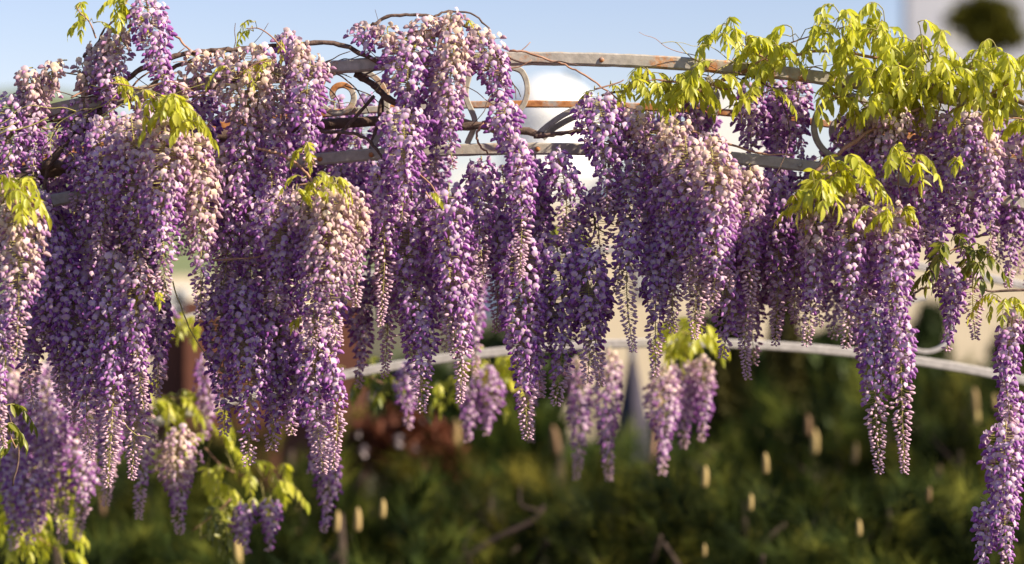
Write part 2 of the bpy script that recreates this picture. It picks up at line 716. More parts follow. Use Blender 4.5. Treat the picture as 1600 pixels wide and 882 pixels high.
part_bar('top_rail', arc((830, 92), 3450, -260, 1830, 5.70, 180), 0.0150, 0.018, 'iron', front, f0, jitter=0.05)
part_bar('middle_rail', arc((830, 163), 3450, -260, 1830, 5.90, 90), 0.0085, 0.010, 'iron_rusty', front, f0, 'orange rusty middle rail', jitter=0.04)
part_bar('bottom_rail', arc((830, 233), 3450, -260, 1830, 5.76, 120), 0.0140, 0.016, 'iron', front, f0, jitter=0.05)
for px in (-270, 1840):
    part_bar('post', [P(px, 130, 5.78) + Vector((0, 0, 0.1 * 0)), Vector((P(px, 0, 5.78).x, 5.78, 0.0))], 0.03, 0.03, 'iron', front, f0)
    part_bar('post', [P(px, 200, 6.02), Vector((P(px, 0, 6.02).x, 6.02, 0.0))], 0.025, 0.025, 'iron', front, f0)


def spiral(cx, cy, r0, r1, a0, a1, d, n=36):
    out = []
    for i in range(n + 1):
        t = i / n
        a = R(a0 + (a1 - a0) * t)
        r = r0 + (r1 - r0) * t
        out.append(P(cx + r * math.cos(a), cy - r * math.sin(a), d))
    return out


sc_d = 5.80
scrolls = [
    spiral(531, 150, 10, 30, 200, -140, sc_d) + px_path([(505, 176), (498, 150), (507, 122), (525, 112)], sc_d)[3:],
    px_path([(520, 112), (565, 110), (598, 135), (604, 175), (596, 205), (580, 232)], sc_d),
    px_path([(628, 110), (606, 140), (607, 180), (620, 212), (636, 232)], sc_d + 0.03),
    px_path([(795, 104), (815, 112), (824, 135), (820, 160), (806, 178), (788, 190)], sc_d),
    px_path([(935, 160), (910, 166), (880, 180), (852, 200), (838, 214)], sc_d),
    px_path([(945, 168), (905, 180), (870, 198), (848, 216)], sc_d + 0.04),
    spiral(1322, 199, 50, 50, 68, 268, sc_d),
    spiral(1322, 199, 50, 12, 68, -260, sc_d + 0.035),
    px_path([(735, 110), (728, 150), (742, 190), (730, 225)], sc_d),
    px_path([(1105, 120), (1120, 150), (1112, 190), (1090, 225)], sc_d),
    spiral(235, 215, 12, 40, 180, -190, sc_d),
    spiral(1480, 240, 12, 40, 0, 330, sc_d),
    px_path([(700, 178), (725, 190), (760, 200), (800, 215)], sc_d + 0.02),
]
for s_ in scrolls:
    part_bar('scroll', s_, 0.0068, 0.011, 'iron', front, f0)

for px, base, dd_ in ((505, 92, 5.70), (795, 92, 5.70), (940, 92, 5.70), (1105, 92, 5.70), (735, 92, 5.70), (500, 233, 5.76), (840, 233, 5.76), (1250, 233, 5.76), (1300, 92, 5.70), (1480, 92, 5.70), (580, 233, 5.76), (1130, 233, 5.76)):
    y_ = base + (px - 830) ** 2 / 6900
    m = MB()
    q = P(px, y_, dd_ - 0.0165)
    m.tube(rel([q + Vector((0, 0.004, 0)), q + Vector((0, -0.004, 0)), q + Vector((0, -0.0065, 0))], f0), [0.0065, 0.0062, 0.003], 8)
    link('rivet', m.mesh('rivet', ['iron_rusty'], True), front)

rear = thing('pergola_arch', 'blurred pale grey iron arch standing lower behind, curving across above the pines', 'pergola', P(1040, 1330, 7.25))
r0_ = rear.location.copy()
part_bar('bottom_rail', arc((1050, 536), 2600, -100, 1900, 7.2, 70), 0.0135, 0.016, 'iron_pale', rear, r0_)
part_bar('top_rail', arc((1050, 388), 2600, -100, 1900, 7.2, 70), 0.012, 0.014, 'iron_pale', rear, r0_)
for (cx, cy, r_) in ((1447, 508, 42),):
    part_bar('scroll', spiral(cx, cy, r_, r_, 90, 400, 7.2), 0.006, 0.010, 'iron_pale', rear, r0_)
for px in (1890, -120):
    m = MB()
    y0p = 392 + (px - 1050) ** 2 / 5200
    a = P(px, y0p, 7.32)
    m.bar(rel([a, Vector((a.x, 7.32, 0))], r0_), 0.022, 0.022)
    link('post', m.mesh('post', ['iron_pale'], False), rear)
# closed dark parasol behind the pines
pd = 12.4
pr = thing('closed_parasol', 'blurred dark closed parasol with pointed top behind the rear rail', 'parasol', (P(988, 0, pd).x, pd, 0))
m = MB()
zt, zb = P(0, 552, pd).z, 0.35
vs, fs = [], []
NR, NK = 10, 24
for i in range(NR + 1):
    t = i / NR
    rad = (0.012 + 0.115 * t ** 0.8) * (1 if t < .93 else .9)
    for k in range(NK):
        a_ = 2 * math.pi * k / NK
        q = rad * (1 + 0.28 * math.cos(a_ * 8 + t) * min(1, t * 3))
        vs.append(Vector((q * math.cos(a_), q * math.sin(a_), zt + (zb - zt) * t)))
for i in range(NR):
    for k in range(NK):
        k2 = (k + 1) % NK
        fs.append((i * NK + k, (i + 1) * NK + k, (i + 1) * NK + k2, i * NK + k2))
m.add(vs, fs)
link('canopy', m.mesh('canopy', ['cloth']), pr)
m = MB()
m.tube([Vector((0, 0, 0)), Vector((0, 0, zt + .05))], .018, 8)
link('pole', m.mesh('pole', ['iron_dark']), pr)
cane = MB()
ca, cb = P(1034, 608, 11.9), Vector((P(985, 0, 11.6).x, 11.6, 0.0))
cane.tube([Vector((0, 0, 0)), ca - cb], [0.016, 0.010], 6)
o = link('garden_cane', cane.mesh('garden_cane', ['shoot']), None, cb)
o['label'] = 'thin pale cane leaning in front of the closed dark parasol'
o['category'] = 'cane'


# ------------------------------------------------------------------ vines
def vine(name, label, cat, branches, trunk, d=5.7):
    base = trunk[0]
    root = thing(name, label, cat, base)
    m = MB()
    tp = spline(trunk, 5)
    m.tube(rel(tp, base), [0.035 - 0.024 * i / len(tp) for i in range(len(tp))], 8)
    link('trunk', m.mesh('trunk', ['bark']), root)
    for b in branches:
        pts, r1, r2, mat = b[:4]
        dd = b[4] if len(b) > 4 else 0.0
        pp = px_path(pts, d + dd, 5)
        for q in pp[1:-1]:
            q += Vector((U(-.002, .002), U(-.004, .004), U(-.002, .002)))
        n = len(pp)
        m = MB()
        rr = [(r1 + (r2 - r1) * i / (n - 1)) * U(0.88, 1.15) for i in range(n)]
        m.tube(rel(pp, base), rr, 7)
        link('branch', m.mesh('branch', [mat]), root)
    return root


def twigs(root, x0, x1, n, seed):
    rt = random.Random(seed)
    for k in range(n):
        x = rt.uniform(x0, x1)
        if 780 < x < 1060 and rt.random() < .8:
            continue
        y = 92 + (x - 830) ** 2 / 6900 + rt.uniform(-14, 34)
        a = rt.choice((0, math.pi)) + rt.uniform(-.7, .7)
        pts = [P(x, y, 5.66 + rt.uniform(-.06, .06))]
        d_ = Vector((math.cos(a), rt.uniform(-.25, .25), math.sin(a) * .5))
        for j in range(rt.randint(5, 9)):
            d_ = (d_ + Vector((rt.uniform(-.45, .45), rt.uniform(-.3, .3), rt.uniform(-.5, .42)))).normalized()
            pts.append(pts[-1] + d_ * rt.uniform(.018, .034))
        if max(q.z for q in pts) > P(0, 14, 5.66).z:
            continue
        pp = spline(pts, 3)
        m = MB()
        r_ = rt.uniform(.0010, .0026)
        m.tube(rel(pp, root.location), [r_ * (1 - .6 * i / len(pp)) for i in range(len(pp))], 4)
        link('twig', m.mesh('twig', [rt.choice(['shoot', 'bark', 'stalk'])]), root)


g = lambda px, z, y: Vector((P(px, 0, y).x, y, z))
vl = vine('wisteria_vine', 'woody brown vine branches climbing the iron arch at the left', 'vine', [
    ([(-60, 330), (20, 200), (60, 185), (95, 165), (160, 160)], .012, .007, 'bark', .06),
    ([(60, 262), (90, 258), (130, 262), (200, 250)], .012, .010, 'bark', .12),
    ([(70, 262), (110, 220), (145, 185), (190, 152), (225, 142), (262, 112), (300, 96), (345, 82)], .010, .004, 'bark', .0),
    ([(225, 10), (250, 30), (280, 62), (300, 80), (330, 84)], .0022, .0028, 'shoot', -.03),
    ([(190, 128), (230, 104), (285, 86), (330, 80), (375, 78), (440, 72), (520, 68), (560, 82), (595, 100)], .0065, .0055, 'bark', -.02),
    ([(130, 90), (150, 70), (165, 45), (190, 25), (215, 5)], .003, .0018, 'bark', -.02),
    ([(75, 260), (72, 300), (95, 340), (130, 385)], .004, .002, 'bark', .02),
    ([(240, 142), (250, 170), (258, 200)], .004, .003, 'bark', -.06),
    ([(60, 130), (80, 112), (110, 116), (140, 122)], .0025, .0015, 'bark', -.05),
    ([(330, 406), (370, 405), (420, 401), (460, 403)], .0022, .0016, 'shoot', -.12),
    ([(270, 440), (290, 500), (320, 555), (345, 590)], .0016, .001, 'stalk', -.05),
    ([(195, 465), (210, 510), (228, 555)], .0022, .0016, 'stalk', -.1),
    ([(122, 640), (150, 560), (165, 600), (200, 670), (235, 685)], .0012, .001, 'stalk', -.1),
    ([(-50, 520), (-10, 560), (10, 640), (30, 700), (20, 760)], .003, .002, 'bark', -.1),
], [g(-300, 0, 5.9), g(-270, .6, 5.72), g(-310, 1.3, 5.9), g(-250, 1.85, 5.75), P(-60, 330, 5.76)])
vm = vine('wisteria_vine', 'brown vine branches winding over the middle of the iron arch', 'vine', [
    ([(575, 45), (590, 35), (612, 26), (650, 24), (690, 30), (730, 42), (760, 66), (785, 100), (800, 130)], .0045, .003, 'bark', -.05),
    ([(676, 28), (700, 18), (735, 22), (765, 45)], .003, .002, 'bark', -.05),
    ([(500, 205), (540, 207), (570, 216), (590, 236), (600, 252)], .0048, .003, 'bark', -.05),
    ([(400, 232), (440, 242), (470, 262), (490, 285), (510, 310)], .0035, .0028, 'shoot', -.12),
    ([(520, 225), (535, 205), (550, 190), (585, 150)], .005, .004, 'bark', .05),
    ([(555, 115), (580, 130), (600, 150), (640, 172), (680, 190)], .009, .008, 'bark', .02),
    ([(580, 236), (590, 205), (596, 170), (604, 120)], .009, .006, 'bark', .10),
    ([(510, 108), (540, 105), (565, 108)], .0075, .0065, 'bark', .04),
    ([(755, 190), (745, 210), (748, 225), (762, 240)], .0032, .0022, 'shoot', -.08),
    ([(756, 190), (770, 205), (778, 225)], .003, .002, 'shoot', -.08),
    ([(690, 200), (740, 197), (790, 200), (850, 212)], .010, .009, 'bark', .06),
    ([(640, 270), (660, 275), (680, 300), (690, 325)], .002, .0015, 'shoot', -.14),
    ([(890, 270), (910, 300), (925, 330), (930, 360), (915, 395)], .0045, .002, 'bark', .1),
    ([(905, 285), (890, 320), (850, 350), (835, 370)], .002, .0012, 'bark', .1),
    ([(930, 355), (960, 375), (985, 400)], .0022, .001, 'bark', .1),
    ([(835, 300), (850, 282), (865, 268)], .003, .002, 'bark', .1),
    ([(835, 213), (870, 210), (910, 205), (960, 204)], .006, .004, 'bark', -.0),
], [g(-230, 0, 6.0), g(-250, .7, 5.95), g(-215, 1.3, 5.9), g(-150, 1.8, 5.9), P(-40, 300, 5.86), P(150, 250, 5.86), P(400, 205, 5.86), P(650, 185, 5.84)])
vr = vine('wisteria_vine', 'reddish brown vine stems threading the right side of the iron arch', 'vine', [
    ([(795, 80), (830, 84), (870, 98), (900, 110), (940, 136), (985, 172)], .0028, .0022, 'shoot', -.05),
    ([(840, 212), (900, 205), (960, 200), (1020, 206), (1060, 218), (1090, 236), (1120, 256)], .004, .0025, 'bark', -.08),
    ([(1020, 205), (1085, 207), (1140, 226), (1190, 240), (1240, 243)], .0032, .0022, 'shoot', -.04),
    ([(1070, 160), (1100, 138), (1140, 122), (1180, 104), (1230, 88), (1290, 80), (1340, 84), (1400, 100)], .0045, .0035, 'shoot', -.02),
    ([(1160, 125), (1200, 106), (1215, 95)], .004, .002, 'bark', .0),
    ([(1270, 270), (1310, 240), (1360, 205), (1400, 185), (1440, 168)], .005, .004, 'shoot', -.06),
    ([(1400, 100), (1450, 130), (1500, 148), (1560, 150), (1640, 175)], .006, .006, 'bark', .0),
    ([(1420, 470), (1440, 452), (1500, 448), (1550, 455), (1620, 452)], .003, .003, 'bark', .0),
    ([(1395, 180), (1400, 230), (1405, 300), (1412, 330)], .002, .001, 'shoot', -.05),
    ([(1470, 160), (1460, 200), (1450, 240)], .002, .001, 'shoot', -.05),
    ([(1195, 120), (1230, 150), (1250, 180)], .004, .002, 'bark', .15),
    ([(940, 150), (960, 145), (985, 138), (1010, 120)], .0035, .003, 'bark', .0),
    ([(1640, 470), (1590, 480), (1575, 520), (1590, 640), (1570, 700), (1560, 760)], .004, .002, 'bark', -.0),
    ([(1485, 310), (1500, 340), (1520, 370), (1560, 360)], .004, .003, 'bark', .1),
], [g(1880, 0, 5.9), g(1860, .6, 5.7), g(1900, 1.3, 5.85), g(1850, 1.9, 5.75), P(1640, 175, 5.7)])

twigs(vl, 0, 440, 46, 1)
twigs(vm, 440, 800, 34, 2)
twigs(vr, 940, 1600, 44, 3)

# ------------------------------------------------------------------ flower clusters in focus
# (x, ytop, ybottom, width, depth offset, violet, cream, open share, lean, label)
NEAR_L = 'wisteria clusters over the left end of the arch'
NEAR_M = 'wisteria clusters over the middle of the arch'
NEAR_R = 'wisteria clusters over the right end of the arch'
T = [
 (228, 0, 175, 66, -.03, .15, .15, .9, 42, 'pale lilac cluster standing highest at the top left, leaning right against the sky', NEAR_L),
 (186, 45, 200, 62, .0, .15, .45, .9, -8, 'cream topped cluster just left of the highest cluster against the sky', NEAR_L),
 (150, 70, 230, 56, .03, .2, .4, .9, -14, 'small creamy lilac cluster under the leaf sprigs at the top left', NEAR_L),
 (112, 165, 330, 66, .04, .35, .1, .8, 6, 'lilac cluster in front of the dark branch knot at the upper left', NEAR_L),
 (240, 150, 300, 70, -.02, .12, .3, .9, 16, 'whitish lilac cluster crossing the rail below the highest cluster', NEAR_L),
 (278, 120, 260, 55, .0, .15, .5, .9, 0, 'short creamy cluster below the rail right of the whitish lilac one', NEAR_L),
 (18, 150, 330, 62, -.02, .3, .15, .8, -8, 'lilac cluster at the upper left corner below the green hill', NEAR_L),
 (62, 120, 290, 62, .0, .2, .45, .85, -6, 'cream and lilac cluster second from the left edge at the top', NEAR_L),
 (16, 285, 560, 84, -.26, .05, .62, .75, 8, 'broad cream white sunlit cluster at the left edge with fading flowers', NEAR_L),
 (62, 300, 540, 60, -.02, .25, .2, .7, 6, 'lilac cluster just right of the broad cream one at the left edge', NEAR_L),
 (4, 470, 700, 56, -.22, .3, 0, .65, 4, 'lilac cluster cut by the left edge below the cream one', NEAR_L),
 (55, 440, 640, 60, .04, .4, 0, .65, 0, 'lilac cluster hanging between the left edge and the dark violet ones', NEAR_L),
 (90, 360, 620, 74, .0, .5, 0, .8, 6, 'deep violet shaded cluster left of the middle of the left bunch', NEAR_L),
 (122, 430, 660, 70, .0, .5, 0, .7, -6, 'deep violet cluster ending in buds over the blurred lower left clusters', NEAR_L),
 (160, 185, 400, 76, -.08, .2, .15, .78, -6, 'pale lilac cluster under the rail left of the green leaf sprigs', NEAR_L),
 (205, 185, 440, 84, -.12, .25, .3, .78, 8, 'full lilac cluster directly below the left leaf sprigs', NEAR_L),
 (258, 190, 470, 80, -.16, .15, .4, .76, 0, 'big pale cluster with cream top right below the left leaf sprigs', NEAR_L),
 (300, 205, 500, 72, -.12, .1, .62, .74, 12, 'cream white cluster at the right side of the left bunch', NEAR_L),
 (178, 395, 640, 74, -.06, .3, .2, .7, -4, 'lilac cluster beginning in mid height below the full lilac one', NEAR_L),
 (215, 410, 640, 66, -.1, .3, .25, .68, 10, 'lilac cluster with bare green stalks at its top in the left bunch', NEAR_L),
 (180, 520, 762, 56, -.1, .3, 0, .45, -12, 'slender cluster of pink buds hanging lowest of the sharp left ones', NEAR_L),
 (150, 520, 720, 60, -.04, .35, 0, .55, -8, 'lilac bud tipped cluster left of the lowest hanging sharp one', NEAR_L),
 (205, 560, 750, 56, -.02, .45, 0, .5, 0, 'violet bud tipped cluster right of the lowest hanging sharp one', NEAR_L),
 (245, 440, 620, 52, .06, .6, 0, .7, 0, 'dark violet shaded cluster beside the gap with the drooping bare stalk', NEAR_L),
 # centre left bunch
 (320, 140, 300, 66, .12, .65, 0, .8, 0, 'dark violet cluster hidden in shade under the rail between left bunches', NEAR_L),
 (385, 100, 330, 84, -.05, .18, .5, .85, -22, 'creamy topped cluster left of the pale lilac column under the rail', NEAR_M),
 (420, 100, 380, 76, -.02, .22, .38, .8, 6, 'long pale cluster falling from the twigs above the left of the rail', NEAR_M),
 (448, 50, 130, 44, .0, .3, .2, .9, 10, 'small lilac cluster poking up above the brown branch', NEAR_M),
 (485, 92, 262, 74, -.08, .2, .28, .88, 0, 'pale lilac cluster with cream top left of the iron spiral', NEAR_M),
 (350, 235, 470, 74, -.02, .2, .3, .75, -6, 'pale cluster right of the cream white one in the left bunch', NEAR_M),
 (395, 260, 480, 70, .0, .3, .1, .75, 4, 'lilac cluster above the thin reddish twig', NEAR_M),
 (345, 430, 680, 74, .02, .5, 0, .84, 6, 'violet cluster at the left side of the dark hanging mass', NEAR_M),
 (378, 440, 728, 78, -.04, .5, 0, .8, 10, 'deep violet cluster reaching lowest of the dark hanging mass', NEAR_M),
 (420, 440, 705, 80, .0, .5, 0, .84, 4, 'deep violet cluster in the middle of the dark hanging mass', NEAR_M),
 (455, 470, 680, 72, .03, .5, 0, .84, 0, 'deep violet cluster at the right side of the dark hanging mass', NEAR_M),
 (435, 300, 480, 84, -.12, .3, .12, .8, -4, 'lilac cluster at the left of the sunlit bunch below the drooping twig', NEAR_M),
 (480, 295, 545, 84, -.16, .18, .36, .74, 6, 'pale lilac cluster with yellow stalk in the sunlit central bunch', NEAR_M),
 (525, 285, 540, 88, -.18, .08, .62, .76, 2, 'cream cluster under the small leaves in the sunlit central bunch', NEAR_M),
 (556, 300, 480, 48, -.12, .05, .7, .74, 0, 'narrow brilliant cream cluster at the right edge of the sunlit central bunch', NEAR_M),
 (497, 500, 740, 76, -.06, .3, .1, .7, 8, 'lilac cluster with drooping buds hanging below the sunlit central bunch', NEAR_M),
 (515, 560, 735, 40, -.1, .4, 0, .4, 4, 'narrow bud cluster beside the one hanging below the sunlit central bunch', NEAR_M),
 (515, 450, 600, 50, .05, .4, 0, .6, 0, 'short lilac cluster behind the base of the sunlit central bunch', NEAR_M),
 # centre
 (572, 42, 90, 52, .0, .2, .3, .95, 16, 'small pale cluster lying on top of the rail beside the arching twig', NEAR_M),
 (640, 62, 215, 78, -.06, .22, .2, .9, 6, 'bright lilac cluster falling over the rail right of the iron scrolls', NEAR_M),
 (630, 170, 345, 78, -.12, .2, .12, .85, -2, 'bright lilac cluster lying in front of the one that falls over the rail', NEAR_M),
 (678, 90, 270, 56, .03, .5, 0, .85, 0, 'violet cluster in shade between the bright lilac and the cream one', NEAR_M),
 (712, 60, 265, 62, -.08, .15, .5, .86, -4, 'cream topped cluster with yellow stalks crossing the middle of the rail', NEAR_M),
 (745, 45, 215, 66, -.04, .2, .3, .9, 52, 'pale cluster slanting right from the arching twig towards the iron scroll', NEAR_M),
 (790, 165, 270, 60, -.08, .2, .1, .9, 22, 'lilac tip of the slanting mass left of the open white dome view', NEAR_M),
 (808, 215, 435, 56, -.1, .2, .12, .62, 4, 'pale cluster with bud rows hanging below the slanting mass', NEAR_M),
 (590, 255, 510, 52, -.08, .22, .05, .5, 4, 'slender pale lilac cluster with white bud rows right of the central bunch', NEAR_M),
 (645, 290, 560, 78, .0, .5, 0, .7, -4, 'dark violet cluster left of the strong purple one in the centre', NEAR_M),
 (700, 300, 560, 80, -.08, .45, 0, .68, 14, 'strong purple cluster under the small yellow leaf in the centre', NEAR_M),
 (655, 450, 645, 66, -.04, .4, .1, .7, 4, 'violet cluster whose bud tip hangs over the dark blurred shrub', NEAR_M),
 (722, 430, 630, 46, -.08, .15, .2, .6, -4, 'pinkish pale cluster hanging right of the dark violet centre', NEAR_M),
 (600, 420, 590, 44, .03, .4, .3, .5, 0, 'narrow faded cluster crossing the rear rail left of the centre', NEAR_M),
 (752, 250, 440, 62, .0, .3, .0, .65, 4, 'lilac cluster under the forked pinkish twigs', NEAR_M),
 (775, 330, 520, 52, .06, .55, 0, .5, 0, 'shaded bud rich cluster in the gap right of the purple centre', NEAR_M),
 (870, 240, 380, 56, -.06, .18, .05, .6, 8, 'small bright pink lilac cluster alone before the cream gap', NEAR_M),
 (935, 150, 330, 78, -.06, .25, .1, .8, 14, 'bright lilac cluster at the end of the diagonal iron straps', NEAR_R),
 (930, 300, 420, 56, .06, .4, 0, .4, 10, 'thin cluster of dark buds before the cream gap', NEAR_R),
 (818, 375, 688, 78, -.02, .5, 0, .76, 6, 'dark violet cluster with the lowest tip left of the parasol', NEAR_M),
 (868, 370, 635, 80, .0, .5, 0, .76, 0, 'dark violet cluster second in the dark bunch before the rear arch', NEAR_M),
 (912, 390, 600, 74, -.03, .55, 0, .7, 6, 'dark violet cluster with round pale blooms in the dark central bunch', NEAR_M),
 (938, 440, 605, 50, .02, .45, .1, .55, 2, 'violet bud tipped cluster at the right of the dark central bunch', NEAR_M),
 (845, 455, 620, 60, .05, .6, 0, .7, 0, 'shaded cluster squeezed between the two dark violet ones', NEAR_M),
 # right centre
 (985, 175, 400, 66, .0, .3, .12, .72, 6, 'lilac cluster left of the broad sunlit bunch on the right', NEAR_R),
 (988, 350, 550, 50, -.04, .3, .0, .4, 2, 'cluster of pink bud rows hanging before the cream wall', NEAR_R),
 (1026, 380, 588, 52, -.02, .5, 0, .6, -2, 'violet cluster with dark tip hanging beside the pink bud rows', NEAR_R),
 (1030, 205, 400, 76, -.06, .25, .3, .8, 4, 'pale cluster with cream crown under the thin brown stem', NEAR_R),
 (1070, 215, 455, 80, -.14, .18, .34, .78, 6, 'large sunlit cluster at the left of the broad right bunch', NEAR_R),
 (1112, 235, 480, 80, -.18, .12, .42, .78, 2, 'large whitish cluster in the middle of the broad right bunch', NEAR_R),
 (1138, 250, 450, 50, -.12, .06, .5, .78, 2, 'narrow bright cluster at the right edge of the broad right bunch', NEAR_R),
 (1052, 330, 520, 60, -.04, .3, 0, .6, 0, 'lilac cluster emerging beneath the broad right bunch', NEAR_R),
 (1090, 380, 530, 54, -.08, .25, .3, .4, -4, 'bud rich cluster below the large whitish one', NEAR_R),
 (1125, 410, 560, 60, -.02, .55, 0, .75, 4, 'violet cluster ending just above the blurred rail at right centre', NEAR_R),
 (1082, 160, 250, 50, .1, .5, 0, .8, 0, 'shaded cluster under the left end of the big leaf mass', NEAR_R),
 (1172, 135, 262, 56, .16, .4, 0, .85, 0, 'shaded lilac cluster behind the rails left of three', NEAR_R),
 (1212, 130, 262, 54, .2, .45, 0, .85, 0, 'shaded lilac cluster behind the rails middle of three', NEAR_R),
 (1252, 128, 262, 58, .18, .4, .1, .85, 0, 'shaded lilac cluster behind the rails nearest the iron ring', NEAR_R),
 (1172, 262, 480, 60, -.06, .2, .34, .7, 2, 'cream topped cluster below the low rail right of the broad bunch', NEAR_R),
 (1212, 275, 540, 58, .04, .55, 0, .68, 0, 'dark violet cluster below the low rail', NEAR_R),
 (1170, 470, 592, 30, .0, .6, 0, .1, -2, 'tiny sparse bud spray hanging before the blurred rail', NEAR_R),
 (1240, 330, 500, 50, .06, .55, 0, .7, 2, 'shaded violet cluster left of the lower leaf tuft bunch', NEAR_R),
 (1268, 305, 540, 62, -.1, .1, .45, .72, -8, 'whitish cluster below the left of the lower leaf tuft', NEAR_R),
 (1320, 290, 545, 66, -.12, .18, .35, .72, 2, 'pale lilac cluster below the right of the lower leaf tuft', NEAR_R),
 (1350, 320, 500, 64, -.06, .3, .1, .75, 2, 'lilac cluster between the leaf tuft bunch and the long pair', NEAR_R),
 (1392, 320, 560, 78, -.12, .2, .3, .85, 10, 'sunlit lilac cluster above the long hanging pair', NEAR_R),
 (1368, 470, 740, 62, -.10, .22, .0, .58, 6, 'long left one of the pair hanging free over the pines', NEAR_R),
 (1405, 490, 740, 50, -.12, .3, .0, .5, 8, 'long right one of the pair hanging free over the pines', NEAR_R),
 (1385, 190, 320, 74, .0, .3, .35, .85, 0, 'dull faded cluster beside the slanting brown stem', NEAR_R),
 (1340, 175, 290, 60, .1, .5, 0, .85, 0, 'shaded cluster inside the iron ring', NEAR_R),
 (1480, 185, 345, 58, -.04, .55, .05, .8, 2, 'deep violet cluster under the right leaf mass', NEAR_R),
 (1516, 175, 300, 66, -.08, .2, .3, .9, 8, 'pale lilac cluster under the right leaf mass', NEAR_R),
 (1545, 210, 400, 52, -.1, .25, .4, .75, 4, 'cream and violet cluster farthest right of the sharp upper ones', NEAR_R),
 (1440, 260, 385, 50, -.04, .25, .1, .7, 6, 'small lilac cluster left of the dark opening at the right', NEAR_R),
 (1478, 415, 548, 50, -.02, .6, 0, .85, 2, 'short dark violet cluster above the iron ring of the rear arch', NEAR_R),
 (1520, 430, 530, 44, .0, .6, 0, .1, 4, 'sparse spray of dark buds right of the short dark violet cluster', NEAR_R),
 (1462, 315, 452, 54, .0, .5, .0, .85, 0, 'short violet cluster at the left side of the dark opening at the right', NEAR_R),
 (1502, 290, 425, 58, .1, .6, .0, .85, 0, 'shaded cluster at the top of the dark opening at the right', NEAR_R),
 (1575, 230, 450, 52, .1, .6, .1, .85, 0, 'shaded cluster right of the dark opening above the right edge', NEAR_R),
 (1425, 330, 470, 48, .05, .45, .0, .7, 0, 'shaded narrow cluster right of the sunlit one above the long pair', NEAR_R),
 (1578, 610, 800, 56, .0, .3, .05, .8, 0, 'lilac cluster at the right edge linking the upper one to the corner one', NEAR_R),
 (958, 290, 460, 46, .02, .3, .0, .45, 4, 'thin lilac cluster with bud rows left of the cluster before the cream wall', NEAR_R),
 (905, 330, 440, 50, .1, .5, .0, .7, 0, 'short shaded cluster above the round pale blooms of the dark central bunch', NEAR_M),
 (838, 265, 400, 50, .1, .45, .0, .7, 0, 'shaded cluster left of the small bright one before the cream gap', NEAR_M),
 (1583, 490, 690, 52, -.04, .4, .2, .75, -2, 'violet cluster at the right edge above the bottom corner one', NEAR_R),
 (1572, 660, 900, 72, -.08, .18, .1, .85, 2, 'long pale lilac cluster at the bottom right corner', NEAR_R),
 (1545, 790, 905, 50, -.06, .25, .0, .8, -22, 'small side cluster spreading left at the bottom right corner', NEAR_R),
]
TUFT = 'tufts of fading cream flowers on the twigs'
T += [
 (92, 98, 150, 44, -.02, .1, .9, 1, 0, 'sparse fading cream tuft on the thin curling twig at the upper left', TUFT),
 (40, 110, 175, 50, -.03, .1, .9, 1, 4, 'fading cream tuft at the upper left corner beside the green hill', TUFT),
 (128, 100, 170, 40, .0, .1, .9, 1, 0, 'fading cream tuft beneath the left leaf sprigs against the sky', TUFT),
 (310, 82, 140, 46, .0, .1, .95, 1, 0, 'fading cream tuft where the rail leaves the left bunch', TUFT),
 (350, 84, 135, 50, -.02, .1, .95, 1, 0, 'fading cream tuft hiding the rail under the brown branch', TUFT),
 (395, 74, 140, 56, -.04, .1, .95, 1, 0, 'fading cream tuft directly under the brown branch', TUFT),
 (470, 70, 120, 46, -.04, .1, .95, 1, 0, 'fading cream tuft at the crown of the cluster left of the iron spiral', TUFT),
 (605, 45, 95, 50, -.02, .15, .8, 1, 0, 'fading cream tuft left of the bright lilac cluster on the rail', TUFT),
 (665, 32, 90, 56, -.02, .15, .9, 1, 0, 'fading cream tuft in the bend of the arching twig', TUFT),
 (705, 25, 85, 56, -.03, .15, .9, 1, 6, 'fading cream tuft on top of the arching twig', TUFT),
 (1000, 175, 225, 52, -.06, .1, .9, 1, 0, 'fading cream tuft on the thin brown stem right of centre', TUFT),
 (1060, 190, 245, 60, -.10, .1, .95, 1, 0, 'fading cream tuft crowning the broad right bunch', TUFT),
 (1110, 215, 270, 56, -.12, .1, .95, 1, 0, 'fading cream tuft over the start of the low rail', TUFT),
 (1300, 275, 330, 56, -.12, .1, .9, 1, 0, 'fading cream tuft under the lower leaf tuft', TUFT),
 (1400, 175, 235, 56, -.05, .1, .95, 1, 0, 'dull fading tuft at the foot of the slanting brown stem', TUFT),
 (1440, 170, 240, 60, .02, .15, .8, 1, 0, 'dull fading tuft under the right leaf mass', TUFT),
 (1350, 180, 240, 56, .02, .15, .8, 1, 0, 'dull fading tuft in the iron ring', TUFT),
]
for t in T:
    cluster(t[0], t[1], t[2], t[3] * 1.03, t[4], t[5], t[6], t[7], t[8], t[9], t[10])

# shaded clusters behind, one solid mesh per cluster; fresh violet deepened to stand for shade
gaps = [(796, 70, 905, 232), (880, 300, 955, 400), (520, 60, 600, 130), (905, 80, 980, 140), (1130, 110, 1160, 215), (940, 440, 1010, 600), (250, 440, 335, 640), (1430, 440, 1620, 600),
        (1258, 150, 1290, 230), (735, 100, 760, 260)]
rb = random.Random(3)
used_labels = set()


def behind_label(x, y, px0):
    best = sorted(T, key=lambda q: abs(q[0] - x) + abs((q[1] + q[2]) / 2 - y) * .5)
    for q in best:
        if q[9] not in used_labels and len(q[9].split()) <= 12:
            used_labels.add(q[9])
            return 'shaded cluster behind the ' + q[9]
    for q in best:
        k = 'shaded cluster half hidden by the ' + q[9]
        if k not in used_labels and len(k.split()) <= 16:
            used_labels.add(k)
            return k
    return 'shaded violet cluster behind the sunlit ones'


